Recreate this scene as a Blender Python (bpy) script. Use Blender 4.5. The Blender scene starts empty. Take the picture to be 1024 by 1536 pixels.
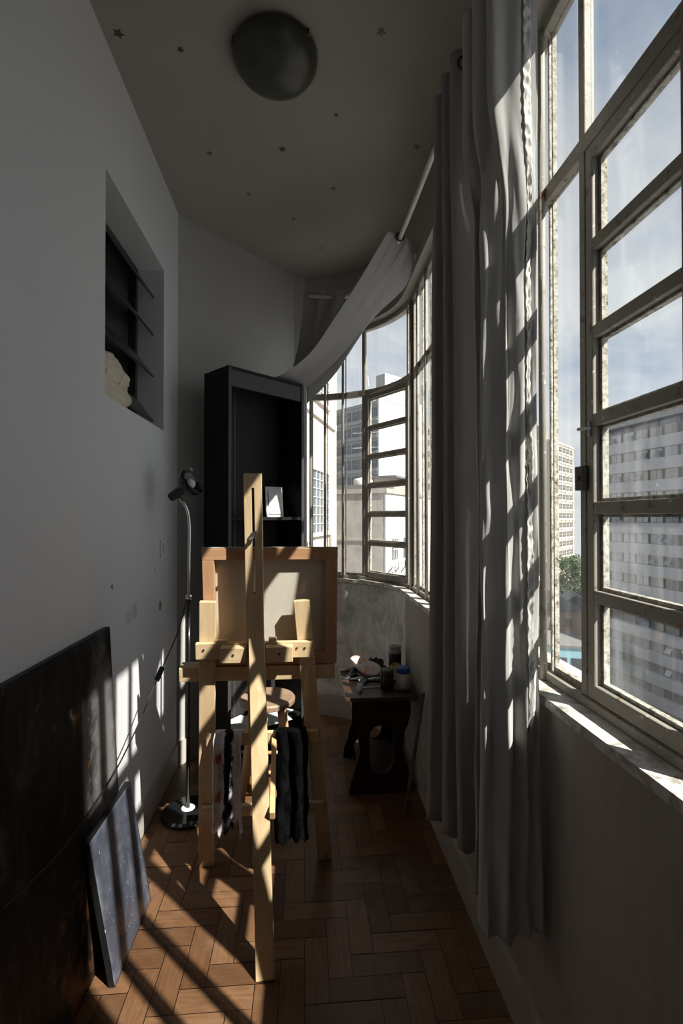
import bpy, math, random
from mathutils import Vector, Matrix, noise
random.seed(7)
R = math.radians
sc = bpy.context.scene
COL = sc.collection
rnd = random.uniform

# ------------------------------------------------------------------ materials
MATS = {}
class NT:
    def __init__(s, m): s.t = m.node_tree; s.n = s.t.nodes; s.l = s.t.links
    def add(s, typ, ins=None, **kw):
        n = s.n.new(typ)
        for k, v in kw.items(): setattr(n, k, v)
        for k, v in (ins or {}).items():
            if isinstance(v, bpy.types.NodeSocket): s.l.new(v, n.inputs[k])
            else: n.inputs[k].default_value = v
        return n
    def math(s, op, a, b=None, clamp=False):
        n = s.n.new('ShaderNodeMath'); n.operation = op; n.use_clamp = clamp
        for i, v in enumerate((a, b)):
            if v is None: continue
            if isinstance(v, bpy.types.NodeSocket): s.l.new(v, n.inputs[i])
            else: n.inputs[i].default_value = v
        return n.outputs[0]
    def coord(s, scale=(1, 1, 1), loc=(0, 0, 0), kind='Object'):
        c = s.n.new('ShaderNodeTexCoord')
        mp = s.add('ShaderNodeMapping', {'Vector': c.outputs[kind], 'Scale': scale, 'Location': loc})
        return mp.outputs[0]
    def noise(s, vec, scale, detail=4, rough=.55, dist=0):
        n = s.add('ShaderNodeTexNoise', {'Vector': vec, 'Scale': scale, 'Detail': detail, 'Roughness': rough, 'Distortion': dist})
        return n.outputs['Fac']
    def ramp(s, fac, stops):
        n = s.add('ShaderNodeValToRGB', {'Fac': fac})
        e = n.color_ramp.elements
        while len(e) < len(stops): e.new(.5)
        for i, (p, c) in enumerate(stops):
            e[i].position = p; e[i].color = (c[0], c[1], c[2], 1) if not isinstance(c, (int, float)) else (c, c, c, 1)
        return n.outputs[0]
    def mix(s, fac, a, b, blend='MIX'):
        n = s.n.new('ShaderNodeMix'); n.data_type = 'RGBA'; n.blend_type = blend; n.clamp_factor = True
        for i, v in ((0, fac), (6, a), (7, b)):
            if isinstance(v, bpy.types.NodeSocket): s.l.new(v, n.inputs[i])
            elif i == 0: n.inputs[0].default_value = v
            else: n.inputs[i].default_value = (v[0], v[1], v[2], 1)
        return n.outputs[2]

def newmat(name):
    m = bpy.data.materials.new(name); m.use_nodes = True
    t = NT(m); t.n.clear()
    t.out = t.add('ShaderNodeOutputMaterial')
    MATS[name] = m
    return m, t

def principled(t, color, rough=.6, metal=0., spec=.5, bump=None, bstr=.2, bdist=.01):
    p = t.add('ShaderNodeBsdfPrincipled', {'Roughness': rough, 'Metallic': metal, 'Specular IOR Level': spec})
    if isinstance(color, bpy.types.NodeSocket): t.l.new(color, p.inputs['Base Color'])
    else: p.inputs['Base Color'].default_value = (*color, 1)
    if bump is not None:
        b = t.add('ShaderNodeBump', {'Height': bump, 'Strength': bstr, 'Distance': bdist})
        t.l.new(b.outputs[0], p.inputs['Normal'])
    t.l.new(p.outputs[0], t.out.inputs[0])
    return p

def simple(name, c1, c2=None, scale=8, rough=.6, metal=0., stretch=(1, 1, 1), bstr=.15, spec=.4, lo=.35, hi=.7, bdist=.004):
    m, t = newmat(name)
    v = t.coord(stretch)
    f = t.noise(v, scale, 5, .6)
    c = t.ramp(f, [(lo, c1), (hi, c2 or tuple(x * .8 for x in c1))])
    principled(t, c, rough, metal, spec, f, bstr, bdist)
    return m

def wood(name, c1, c2, axis='z', rough=.5, knots=True, scale=1.):
    m, t = newmat(name)
    st = {'x': (1.2, 14, 14), 'y': (14, 1.2, 14), 'z': (14, 14, 1.2)}[axis]
    v = t.coord(tuple(a * scale for a in st))
    f = t.noise(v, 2.2, 6, .6, 1.2)
    g = t.noise(t.coord((1, 1, 1)), 5, 2)
    c = t.ramp(f, [(.3, c1), (.62, c2)])
    c = t.mix(t.math('MULTIPLY', g, .35), c, tuple(x * .6 for x in c1))
    if knots:
        k = t.add('ShaderNodeTexVoronoi', {'Vector': t.coord(tuple(a * .5 for a in st)), 'Scale': 1.1})
        kk = t.ramp(k.outputs['Distance'], [(.05, 1.), (.12, 0.)])
        c = t.mix(kk, c, (.16, .07, .025))
    principled(t, c, rough, 0, .4, f, .12, .002)
    return m

def wallpaint(name, base, grime, gscale, glo, ghi, gamt, spots=(), rough=.75, bstr=.12, low_grime=0.):
    m, t = newmat(name)
    v = t.coord()
    f = t.noise(v, gscale, 7, .65, .6)
    fine = t.noise(v, 45, 4)
    c = t.mix(t.math('MULTIPLY', t.ramp(f, [(glo, 0.), (ghi, 1.)]), gamt), base, grime)
    if low_grime:
        st = t.noise(t.coord((9, 9, 1.1)), 1.6, 6, .7)
        c = t.mix(t.math('MULTIPLY', t.ramp(st, [(.45, 0.), (.66, 1.)]), low_grime), c, tuple(x * .8 for x in grime))
    n2 = t.noise(v, 60, 3, .7)
    for (p, r, col) in spots:
        d = t.add('ShaderNodeVectorMath', {0: v, 1: p}, operation='DISTANCE').outputs['Value']
        d = t.math('ADD', d, t.math('MULTIPLY', t.math('SUBTRACT', n2, .5), r * 1.6))
        k = t.ramp(t.math('DIVIDE', d, r), [(.6, 1.), (.8, 0.)])
        c = t.mix(k, c, col)
    principled(t, c, rough, 0, .25, fine, bstr, .003)
    return m

# setting
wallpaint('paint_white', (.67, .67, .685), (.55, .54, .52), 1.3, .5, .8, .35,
          spots=[((-.72, 2.482, .957), .032, (.22, .2, .17)), ((-.72, 1.876, 1.139), .014, (.2, .18, .16)),
                 ((-.72, 2.393, 1.145), .010, (.25, .23, .2)), ((-.72, 2.05, .99), .05, (.55, .54, .53)), ((-.72, 2.12, 1.0), .045, (.52, .51, .5)),
                 ((-.72, 1.85, .28), .02, (.2, .17, .12))])
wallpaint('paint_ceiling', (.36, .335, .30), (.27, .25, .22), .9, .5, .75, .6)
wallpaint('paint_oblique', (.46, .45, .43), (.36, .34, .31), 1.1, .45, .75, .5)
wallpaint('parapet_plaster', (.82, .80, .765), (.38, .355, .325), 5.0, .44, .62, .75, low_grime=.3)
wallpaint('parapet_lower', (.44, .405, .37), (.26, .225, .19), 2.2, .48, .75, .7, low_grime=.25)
wallpaint('sill_paint', (.72, .7, .67), (.26, .22, .18), 22, .45, .62, .75, bstr=.5)
wallpaint('baseboard_paint', (.45, .42, .385), (.28, .25, .22), 9, .5, .7, .5, rough=.5)
wallpaint('room_dark', (.12, .12, .12), (.08, .08, .08), 2, .4, .7, .4)

def framepaint():
    m, t = newmat('frame_paint')
    v = t.coord()
    f = t.noise(v, 26, 8, .7)
    g = t.noise(v, 5, 4)
    c = t.ramp(g, [(.35, (.29, .265, .225)), (.65, (.36, .33, .28))])
    c = t.mix(t.ramp(f, [(.58, 0.), (.66, 1.)]), c, (.20, .12, .06))
    f2 = t.noise(v, 70, 5, .7)
    c = t.mix(t.ramp(f2, [(.62, 0.), (.68, 1.)]), c, (.75, .73, .68))
    principled(t, c, .55, 0, .4, f, .5, .003)
framepaint()
def puttymat():
    m, t = newmat('putty')
    v = t.coord()
    f = t.noise(v, 55, 8, .75)
    c = t.ramp(f, [(.36, (.12, .08, .05)), (.46, (.5, .46, .38)), (.6, (.78, .75, .67))])
    principled(t, c, .85, 0, .2, f, 1., .01)
puttymat()

def glassmat(name, dirt, seed):
    m, t = newmat(name)
    v = t.coord((1, 1, 1), (seed, seed * .7, 0))
    st = t.noise(t.coord((9, 9, .7), (seed, 0, 0)), 2.4, 5, .6)
    sm = t.noise(v, 3.2, 4)
    sp = t.noise(v, 55, 2, .5)
    k = t.math('MULTIPLY', t.ramp(st, [(.46, .0), (.72, 1.)]), dirt)
    k = t.math('ADD', k, t.math('MULTIPLY', t.ramp(sm, [(.4, 0.), (.8, 1.)]), dirt * .6))
    k = t.math('ADD', k, t.math('MULTIPLY', t.ramp(sp, [(.755, 0.), (.78, 1.)]), .5))
    k = t.math('ADD', k, dirt * .10, True)
    tr = t.add('ShaderNodeBsdfTransparent', {'Color': (.95, .965, .96, 1)})
    gl = t.add('ShaderNodeBsdfGlossy', {'Roughness': .03})
    ge = t.n.new('ShaderNodeNewGeometry')
    dt = t.add('ShaderNodeVectorMath', {0: ge.outputs['Normal'], 1: ge.outputs['Incoming']}, operation='DOT_PRODUCT').outputs['Value']
    sch = t.math('ADD', t.math('MULTIPLY', t.math('POWER', t.math('SUBTRACT', 1., t.math('ABSOLUTE', dt), True), 5.), .8), .035)
    mx = t.add('ShaderNodeMixShader', {0: sch, 1: tr.outputs[0], 2: gl.outputs[0]})
    tl = t.add('ShaderNodeBsdfTranslucent', {'Color': (.7, .72, .72, 1)})
    df = t.add('ShaderNodeBsdfDiffuse', {'Color': (.62, .64, .64, 1)})
    dd = t.add('ShaderNodeMixShader', {0: .5, 1: tl.outputs[0], 2: df.outputs[0]})
    m2 = t.add('ShaderNodeMixShader', {0: k, 1: mx.outputs[0], 2: dd.outputs[0]})
    t.l.new(m2.outputs[0], t.out.inputs[0])
    return m
glassmat('glass_clear', .05, 0); glassmat('glass_streaked', .15, 3.1); glassmat('glass_dusty', .09, 7.7)

def floormat():
    m, t = newmat('parquet')
    a = t.add('ShaderNodeVertexColor', layer_name='blk')
    sep = t.add('ShaderNodeSeparateColor', {0: a.outputs['Color']})
    base = t.ramp(sep.outputs[0], [(0., (.115, .055, .027)), (.5, (.185, .092, .044)), (1., (.25, .13, .065))])
    gx = t.noise(t.coord((6, 60, 6)), 1.5, 6, .65, .6)
    gy = t.noise(t.coord((60, 6, 6)), 1.5, 6, .65, .6)
    n = t.n.new('ShaderNodeMix'); n.data_type = 'FLOAT'
    t.l.new(sep.outputs[1], n.inputs[0]); t.l.new(gx, n.inputs[2]); t.l.new(gy, n.inputs[3])
    g = n.outputs[0]
    c = t.mix(t.math('MULTIPLY', t.ramp(g, [(.4, 0.), (.7, 1.)]), .55), base, (.07, .034, .017))
    w = t.noise(t.coord(), 3., 6, .7)
    c = t.mix(t.math('MULTIPLY', t.ramp(w, [(.5, 0.), (.72, 1.)]), .5), c, (.30, .21, .135))
    c = t.mix(sep.outputs[2], c, (.02, .012, .008))
    r = t.math('ADD', t.math('MULTIPLY', w, .45), .22)
    principled(t, c, r, 0, .4, g, .12, .002)
floormat()

# objects
wood('pine', (.58, .40, .22), (.71, .53, .32), 'z')
wood('pine_across', (.58, .41, .23), (.72, .54, .33), 'x')
wood('pine_depth', (.62, .40, .19), (.74, .50, .27), 'y')
wood('stretcher_wood', (.48, .25, .13), (.60, .34, .19), 'x', knots=False)
wood('stretcher_upright', (.46, .24, .125), (.58, .33, .185), 'z', knots=False)
wood('stool_wood', (.52, .29, .14), (.66, .42, .23), 'z')
wood('stool_seat_wood', (.27, .17, .11), (.40, .27, .18), 'x', knots=False)
wood('dark_wood', (.016, .008, .006), (.030, .014, .009), 'z', rough=.5, knots=False)
wood('dark_wood_top', (.05, .026, .018), (.085, .045, .03), 'x', rough=.4, knots=False)
simple('bookcase_black', (.009, .008, .008), (.013, .011, .011), 4, .6, spec=.2)
simple('bookcase_back', (.030, .026, .025), (.024, .021, .020), 4, .6, spec=.2)
simple('bookcase_edge', (.05, .048, .048), (.04, .038, .038), 6, .5)
simple('black_plastic', (.012, .012, .013), (.018, .018, .02), 20, .3)
simple('black_enamel', (.008, .008, .009), (.012, .012, .013), 4, .12, spec=.6, bstr=.02)
simple('chrome', (.75, .75, .76), (.65, .65, .66), 10, .12, 1.0, bstr=.02)
simple('white_plastic', (.72, .72, .70), (.66, .66, .64), 12, .45)
simple('steel_dark', (.07, .065, .06), (.12, .1, .08), 25, .5, .7)
simple('opal_glass', (.06, .06, .045), (.045, .045, .035), 3, .35, bstr=.03)
simple('cord_black', (.012, .012, .012), None, 30, .5)
simple('star_paint', (.20, .18, .15), (.16, .145, .12), 30, .7)
simple('star_stain', (.06, .05, .04), (.08, .065, .05), 30, .8)
simple('rod_white', (.62, .60, .56), (.5, .48, .44), 12, .4)
simple('paper_white', (.80, .80, .78), (.72, .72, .70), 9, .7)
simple('plastic_bag', (.70, .64, .50), (.60, .53, .40), 9, .5, bstr=.6)
simple('louvre_glass', (.045, .05, .047), (.06, .062, .058), 5, .3, spec=.5)
simple('jar_black', (.015, .014, .014), (.03, .028, .028), 30, .3)
simple('jar_white', (.62, .60, .55), (.55, .52, .47), 14, .45)
simple('jar_grey', (.34, .35, .34), (.28, .29, .28), 14, .4)
simple('lid_blue', (.02, .09, .38), (.015, .07, .3), 14, .4)
simple('lid_grey', (.07, .07, .07), (.1, .1, .1), 14, .5)
simple('label_black', (.012, .013, .014), (.03, .033, .034), 60, .5)
simple('rag_yellow', (.50, .40, .14), (.38, .30, .12), 25, .9)
simple('bristle', (.45, .33, .18), (.3, .22, .12), 80, .8)
simple('tube_metal', (.45, .45, .46), (.30, .30, .31), 25, .35, .8)
simple('tube_white', (.7, .7, .7), (.5, .5, .52), 25, .5)
simple('tube_blue', (.04, .08, .16), (.08, .13, .22), 25, .5)
simple('tube_orange', (.62, .28, .10), (.7, .38, .2), 25, .5)
simple('wood_pink', (.46, .27, .20), (.54, .33, .26), 20, .6)
simple('grey_metal', (.16, .17, .17), (.21, .22, .22), 16, .4, .6)
simple('seam', (.55, .53, .50), None, 20, .9)

def palettemat():
    m, t = newmat('palette_paint')
    v = t.coord()
    f = t.noise(v, 26, 3, .5, .8)
    c = t.ramp(f, [(.3, (.62, .30, .14)), (.45, (.78, .58, .52)), (.6, (.82, .74, .76)), (.72, (.66, .64, .74))])
    g = t.noise(v, 60, 3)
    c = t.mix(t.ramp(g, [(.64, 0.), (.7, 1.)]), c, (.1, .06, .05))
    principled(t, c, .4, 0, .4, f, .5, .003)
palettemat()

def clothmats():
    m, t = newmat('cloth_stained')
    v = t.coord()
    sx = t.add('ShaderNodeSeparateXYZ', {0: v})
    n1 = t.noise(v, 16, 5, .7)
    n2 = t.noise(v, 38, 5, .7)
    d = t.math('ABSOLUTE', t.math('SUBTRACT', sx.outputs[0], t.math('MULTIPLY', t.math('SUBTRACT', n1, .5), .05)))
    k = t.ramp(t.math('ADD', d, t.math('MULTIPLY', t.math('SUBTRACT', n2, .5), .02)), [(.014, 1.), (.019, 0.)])
    c = t.ramp(n2, [(.4, (.82, .80, .82)), (.62, (.62, .60, .64))])
    c = t.mix(t.ramp(n1, [(.60, 0.), (.66, 1.)]), c, (.02, .018, .02))
    c = t.mix(k, c, (.018, .015, .016))
    for (p, r, col) in [((-.052, 0, -.10), .03, (.45, .03, .03)), ((-.045, 0, -.24), .032, (.45, .18, .07)), ((.04, 0, -.33), .02, (.3, .05, .12))]:
        dd = t.add('ShaderNodeVectorMath', {0: v, 1: p}, operation='DISTANCE').outputs['Value']
        dd = t.math('ADD', dd, t.math('MULTIPLY', t.math('SUBTRACT', n2, .5), .05))
        c = t.mix(t.ramp(dd, [(r * .6, 1.), (r, 0.)]), c, col)
    principled(t, c, .9, 0, .1, n2, .6, .006)
    m, t = newmat('cloth_black')
    v = t.coord((1, 1, .4))
    n = t.noise(v, 40, 6, .7)
    n1 = t.noise(v, 9, 4)
    c = t.ramp(n, [(.4, (.002, .002, .0022)), (.72, (.008, .0085, .009))])
    c = t.mix(t.ramp(n1, [(.64, 0.), (.75, 1.)]), c, (.03, .032, .035))
    principled(t, c, 1., 0, .0, n, .6, .006)
    m, t = newmat('curtain_cloth')
    v = t.coord((60, 60, 60))
    n = t.noise(v, 9, 2)
    c = t.ramp(n, [(.3, (.41, .395, .38)), (.7, (.48, .465, .45))])
    df = t.add('ShaderNodeBsdfDiffuse', {'Color': c, 'Roughness': .6})
    tl = t.add('ShaderNodeBsdfTranslucent', {'Color': (.42, .40, .37, 1)})
    mx = t.add('ShaderNodeMixShader', {0: .10, 1: df.outputs[0], 2: tl.outputs[0]})
    t.l.new(mx.outputs[0], t.out.inputs[0])
    m, t = newmat('curtain_pale')
    v = t.coord((60, 60, 60)); n = t.noise(v, 9, 2)
    c = t.ramp(n, [(.3, (.58, .57, .55)), (.7, (.66, .65, .63))])
    df = t.add('ShaderNodeBsdfDiffuse', {'Color': c, 'Roughness': .6}); tl = t.add('ShaderNodeBsdfTranslucent', {'Color': (.42, .40, .37, 1)})
    mx = t.add('ShaderNodeMixShader', {0: .08, 1: df.outputs[0], 2: tl.outputs[0]})
    t.l.new(mx.outputs[0], t.out.inputs[0])
    m, t = newmat('curtain_lining')
    n = t.noise(t.coord((40, 40, 40)), 9, 2)
    c = t.ramp(n, [(.3, (.66, .645, .62)), (.7, (.76, .75, .73))])
    df = t.add('ShaderNodeBsdfDiffuse', {'Color': c})
    tl = t.add('ShaderNodeBsdfTranslucent', {'Color': (.60, .58, .55, 1)})
    mx = t.add('ShaderNodeMixShader', {0: .3, 1: df.outputs[0], 2: tl.outputs[0]})
    t.l.new(mx.outputs[0], t.out.inputs[0])
clothmats()

def paintingmats():
    m, t = newmat('dark_painting')
    v = t.coord()
    n1 = t.noise(t.coord((1, 1.6, .8)), 3.2, 8, .7, 1.0)
    n2 = t.noise(t.coord((1, 5, 1)), 5, 7, .7, .5)
    n3 = t.noise(v, 2.1, 4, .6)
    n4 = t.noise(t.coord((1, 1, 1), (3, 5, 1)), 4.5, 5, .7)
    c = t.ramp(n1, [(.38, (.004, .004, .004)), (.55, (.012, .012, .011)), (.68, (.055, .055, .053))])
    c = t.mix(t.math('MULTIPLY', t.ramp(n2, [(.52, 0.), (.72, 1.)]), .5), c, (.05, .051, .052))
    c = t.mix(t.math('MULTIPLY', t.ramp(n4, [(.57, 0.), (.64, 1.)]), .8), c, (.14, .06, .022))
    n5 = t.noise(t.coord((1, 1, 1), (9, 2, 4)), 6, 5, .7)
    c = t.mix(t.ramp(n5, [(.68, 0.), (.72, 1.)]), c, (.16, .025, .02))
    # the painted pale figure near the far edge of the picture
    nn = t.noise(v, 9, 6, .7)
    d = t.add('ShaderNodeVectorMath', {0: t.coord((1, 1, .3)), 1: (0, .36, .19)}, operation='DISTANCE').outputs['Value']
    d = t.math('ADD', d, t.math('MULTIPLY', t.math('SUBTRACT', nn, .5), .22))
    c = t.mix(t.math('MULTIPLY', t.ramp(d, [(.05, 1.), (.13, 0.)]), .8), c, (.20, .195, .195))
    principled(t, c, .55, 0, .12, n1, .5, .004)
    m, t = newmat('blue_painting')
    v = t.coord()
    n1 = t.noise(v, 7, 7, .65, .5)
    n2 = t.noise(t.coord((1, 4, 1)), 60, 2, .5)
    c = t.ramp(n1, [(.3, (.032, .038, .055)), (.5, (.075, .082, .108)), (.72, (.17, .175, .205))])
    c = t.mix(t.ramp(n2, [(.72, 0.), (.745, 1.)]), c, (.8, .8, .85))
    principled(t, c, .35, 0, .5, n1, .35, .003)
    m, t = newmat('canvas_back')
    v = t.coord()
    n = t.noise(v, 220, 2); b = t.noise(v, 4, 5)
    c = t.ramp(b, [(.35, (.60, .555, .47)), (.7, (.50, .455, .38))])
    principled(t, c, .9, 0, .1, n, .25, .001)
    m, t = newmat('sketch_paper')
    v = t.coord()
    n = t.noise(v, 20, 6, .7, 2.)
    c = t.ramp(n, [(.47, (.8, .8, .79)), (.5, (.12, .12, .12)), (.53, (.8, .8, .79))])
    b = t.noise(v, 5, 2)
    c = t.mix(t.ramp(b, [(.5, 1.), (.6, 0.)]), c, (.82, .82, .81))
    principled(t, c, .7, 0, .2)
paintingmats()

# outside
def facade(name, base, stain, scale=.35, lo=.45, hi=.75, amt=.5, lines=None):
    m, t = newmat(name)
    v = t.coord()
    n = t.noise(v, scale, 8, .7, .4)
    st = t.noise(t.coord((1.2, 1.2, .12)), 1.3, 6, .65)
    c = t.mix(t.math('MULTIPLY', t.ramp(n, [(lo, 0.), (hi, 1.)]), amt), base, stain)
    c = t.mix(t.math('MULTIPLY', t.ramp(st, [(.5, 0.), (.75, 1.)]), amt * .7), c, stain)
    principled(t, c, .9, 0, .1, n, .2, .02)
facade('office_concrete', (.285, .288, .31), (.22, .222, .245))
facade('office_recess', (.06, .063, .08), (.04, .042, .055))
facade('cream_facade', (.66, .585, .48), (.55, .47, .38))
facade('cream_shaded', (.44, .40, .34), (.36, .32, .27))  # darker copy of the cream, shade of the tower's side painted in
facade('grey_facade', (.34, .335, .33), (.24, .235, .23), 1., amt=.7)
facade('white_facade', (.78, .78, .77), (.68, .68, .67))
facade('beige_facade', (.70, .63, .55), (.62, .54, .46))
facade('low_wall', (.52, .47, .42), (.30, .27, .24), .8, .4, .7, .8)
facade('low_wall_pale', (.66, .64, .61), (.42, .40, .38), .9, .45, .7, .8)
facade('roof_grey', (.17, .175, .19), (.11, .11, .12), .6)
facade('brown_wall', (.36, .28, .21), (.26, .2, .15), .5)
facade('turquoise_wall', (.28, .47, .52), (.2, .36, .41), .5)
facade('street_ground', (.28, .27, .26), (.2, .19, .18), .1)
facade('concrete_dark', (.20, .195, .19), (.13, .125, .12), 1.)
simple('window_dark', (.035, .04, .048), (.08, .088, .10), .6, .15, spec=.6, bstr=0)
simple('window_bluegrey', (.10, .12, .16), (.16, .18, .225), .25, .2, spec=.6, bstr=0)
simple('window_curtained', (.13, .127, .115), (.19, .185, .17), .4, .4, bstr=0)
simple('white_frame', (.68, .66, .62), (.6, .58, .54), 3, .5, bstr=0)
simple('foliage', (.035, .07, .02), (.075, .12, .035), .8, .7, bstr=0)
simple('foliage_dark', (.025, .05, .022), (.05, .085, .035), .8, .7, bstr=0)
simple('bark', (.10, .075, .05), (.07, .05, .035), 3, .9)
simple('graffiti', (.06, .06, .065), (.09, .09, .095), 3, .8, bstr=0)
simple('dish_white', (.75, .74, .72), (.66, .65, .63), 3, .5, bstr=0)
simple('antenna', (.6, .6, .6), None, 3, .5, .3, bstr=0)

# ------------------------------------------------------------------ mesh helper
INV = {}
class M:
    def __init__(s): s.v = []; s.f = []; s.mi = []
    def quadbox(s, P, k=0):
        b = len(s.v); s.v += [Vector(p) for p in P]
        for f in ((0, 3, 2, 1), (4, 5, 6, 7), (0, 1, 5, 4), (1, 2, 6, 5), (2, 3, 7, 6), (3, 0, 4, 7)):
            s.f.append([b + i for i in f]); s.mi.append(k)
        return s
    def box(s, a, c, k=0):
        x0, y0, z0 = a; x1, y1, z1 = c
        return s.quadbox([(x0, y0, z0), (x1, y0, z0), (x1, y1, z0), (x0, y1, z0), (x0, y0, z1), (x1, y0, z1), (x1, y1, z1), (x0, y1, z1)], k)
    def bar(s, a, c, w, t, side=(1, 0, 0), k=0):
        """square bar from a to c; w along 'side', t along the third axis"""
        a = Vector(a); c = Vector(c); d = (c - a).normalized(); sd = Vector(side); sd = (sd - d * sd.dot(d)).normalized(); n = d.cross(sd)
        P = []
        for e in (a, c):
            for (i, j) in ((-1, -1), (1, -1), (1, 1), (-1, 1)): P.append(e + sd * (w / 2 * i) + n * (t / 2 * j))
        return s.quadbox(P, k)
    def tube(s, pts, r, seg=10, k=0, closed=False):
        pts = [Vector(p) for p in pts]; n = len(pts); rs = r if isinstance(r, (list, tuple)) else [r] * n
        b = len(s.v); up = None
        for i, p in enumerate(pts):
            d = (pts[min(i + 1, n - 1)] - pts[max(i - 1, 0)]).normalized()
            if up is None: up = Vector((0, 0, 1)) if abs(d.z) < .9 else Vector((1, 0, 0))
            u = (up - d * up.dot(d)).normalized(); up = u; w = d.cross(u)
            for j in range(seg):
                a = 2 * math.pi * j / seg
                s.v.append(p + (u * math.cos(a) + w * math.sin(a)) * rs[i])
        for i in range(n - 1):
            for j in range(seg):
                s.f.append([b + i * seg + j, b + i * seg + (j + 1) % seg, b + (i + 1) * seg + (j + 1) % seg, b + (i + 1) * seg + j]); s.mi.append(k)
        s.f.append([b + j for j in range(seg)][::-1]); s.mi.append(k)
        s.f.append([b + (n - 1) * seg + j for j in range(seg)]); s.mi.append(k)
        return s
    def lathe(s, prof, o=(0, 0, 0), seg=24, axis=(0, 0, 1), k=0):
        o = Vector(o); ax = Vector(axis).normalized()
        u = (Vector((1, 0, 0)) if abs(ax.x) < .9 else Vector((0, 1, 0))); u = (u - ax * u.dot(ax)).normalized(); w = ax.cross(u)
        b = len(s.v); n = len(prof)
        for (r, h) in prof:
            for j in range(seg):
                a = 2 * math.pi * j / seg
                s.v.append(o + ax * h + (u * math.cos(a) + w * math.sin(a)) * max(r, 1e-5))
        for i in range(n - 1):
            for j in range(seg):
                s.f.append([b + i * seg + j, b + i * seg + (j + 1) % seg, b + (i + 1) * seg + (j + 1) % seg, b + (i + 1) * seg + j]); s.mi.append(k)
        s.f.append([b + j for j in range(seg)][::-1]); s.mi.append(k)
        s.f.append([b + (n - 1) * seg + j for j in range(seg)]); s.mi.append(k)
        return s
    def grid(s, nu, nv, fn, k=0):
        b = len(s.v)
        for i in range(nu + 1):
            for j in range(nv + 1): s.v.append(Vector(fn(i / nu, j / nv)))
        for i in range(nu):
            for j in range(nv):
                q = b + i * (nv + 1) + j
                s.f.append([q, q + nv + 1, q + nv + 2, q + 1]); s.mi.append(k)
        return s
    def prism(s, poly, fn0, fn1, k=0):
        b = len(s.v); n = len(poly)
        s.v += [Vector(fn0(*p)) for p in poly] + [Vector(fn1(*p)) for p in poly]
        s.f.append([b + i for i in range(n)][::-1]); s.mi.append(k)
        s.f.append([b + n + i for i in range(n)]); s.mi.append(k)
        for i in range(n):
            j = (i + 1) % n
            s.f.append([b + i, b + j, b + n + j, b + n + i]); s.mi.append(k)
        return s
    def build(s, name, mats, parent=None, origin=None, smooth=False, bevel=0., local=False, solid=0., sub=0, label=None, cat=None, group=None, kind=None):
        me = bpy.data.meshes.new(name)
        if parent is not None and not local:
            iv = INV[parent.name]; vs = [iv @ v for v in s.v]
        elif origin is not None and not local:
            o = Vector(origin); vs = [v - o for v in s.v]
        else: vs = s.v
        me.from_pydata([tuple(v) for v in vs], [], s.f)
        mats = [mats] if isinstance(mats, str) else mats
        for m in mats: me.materials.append(MATS[m])
        if len(mats) > 1: me.polygons.foreach_set('material_index', s.mi)
        if smooth: me.polygons.foreach_set('use_smooth', [True] * len(me.polygons))
        me.update()
        ob = bpy.data.objects.new(name, me); COL.objects.link(ob)
        if parent is not None:
            ob.parent = parent; INV[ob.name] = INV[parent.name]
        else:
            if origin is not None: ob.location = origin
            INV[ob.name] = Matrix.Translation(-Vector(origin or (0, 0, 0)))
        if solid:
            md = ob.modifiers.new('thickness', 'SOLIDIFY'); md.thickness = solid; md.offset = 0
        if bevel:
            md = ob.modifiers.new('edge', 'BEVEL'); md.width = bevel; md.segments = 2; md.limit_method = 'ANGLE'; md.angle_limit = R(40)
        if sub:
            md = ob.modifiers.new('smooth', 'SUBSURF'); md.levels = sub; md.render_levels = sub
        tag(ob, label, cat, group, kind)
        return ob

def tag(o, label=None, cat=None, group=None, kind=None):
    if label: o['label'] = label
    if cat: o['category'] = cat
    if group: o['group'] = group
    if kind: o['kind'] = kind
    return o

def thing(name, loc, label=None, cat=None, rz=0., group=None, kind=None):
    o = bpy.data.objects.new(name, None); COL.objects.link(o)
    o.location = loc; o.rotation_euler = (0, 0, rz); o.empty_display_size = .05
    INV[o.name] = (Matrix.Translation(loc) @ Matrix.Rotation(rz, 4, 'Z')).inverted()
    return tag(o, label, cat, group, kind)

def struct(name, m, mats, **kw): return m.build(name, mats, kind='structure', **kw)

def catmull(pts, t):
    n = len(pts) - 1; x = min(max(t, 0), 1) * n; i = min(int(x), n - 1); f = x - i
    P = [Vector(pts[max(0, min(n, i + k))]) for k in (-1, 0, 1, 2)]
    return .5 * ((2 * P[1]) + (P[2] - P[0]) * f + (2 * P[0] - 5 * P[1] + 4 * P[2] - P[3]) * f * f + (3 * P[1] - P[0] - 3 * P[2] + P[3]) * f ** 3)

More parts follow.
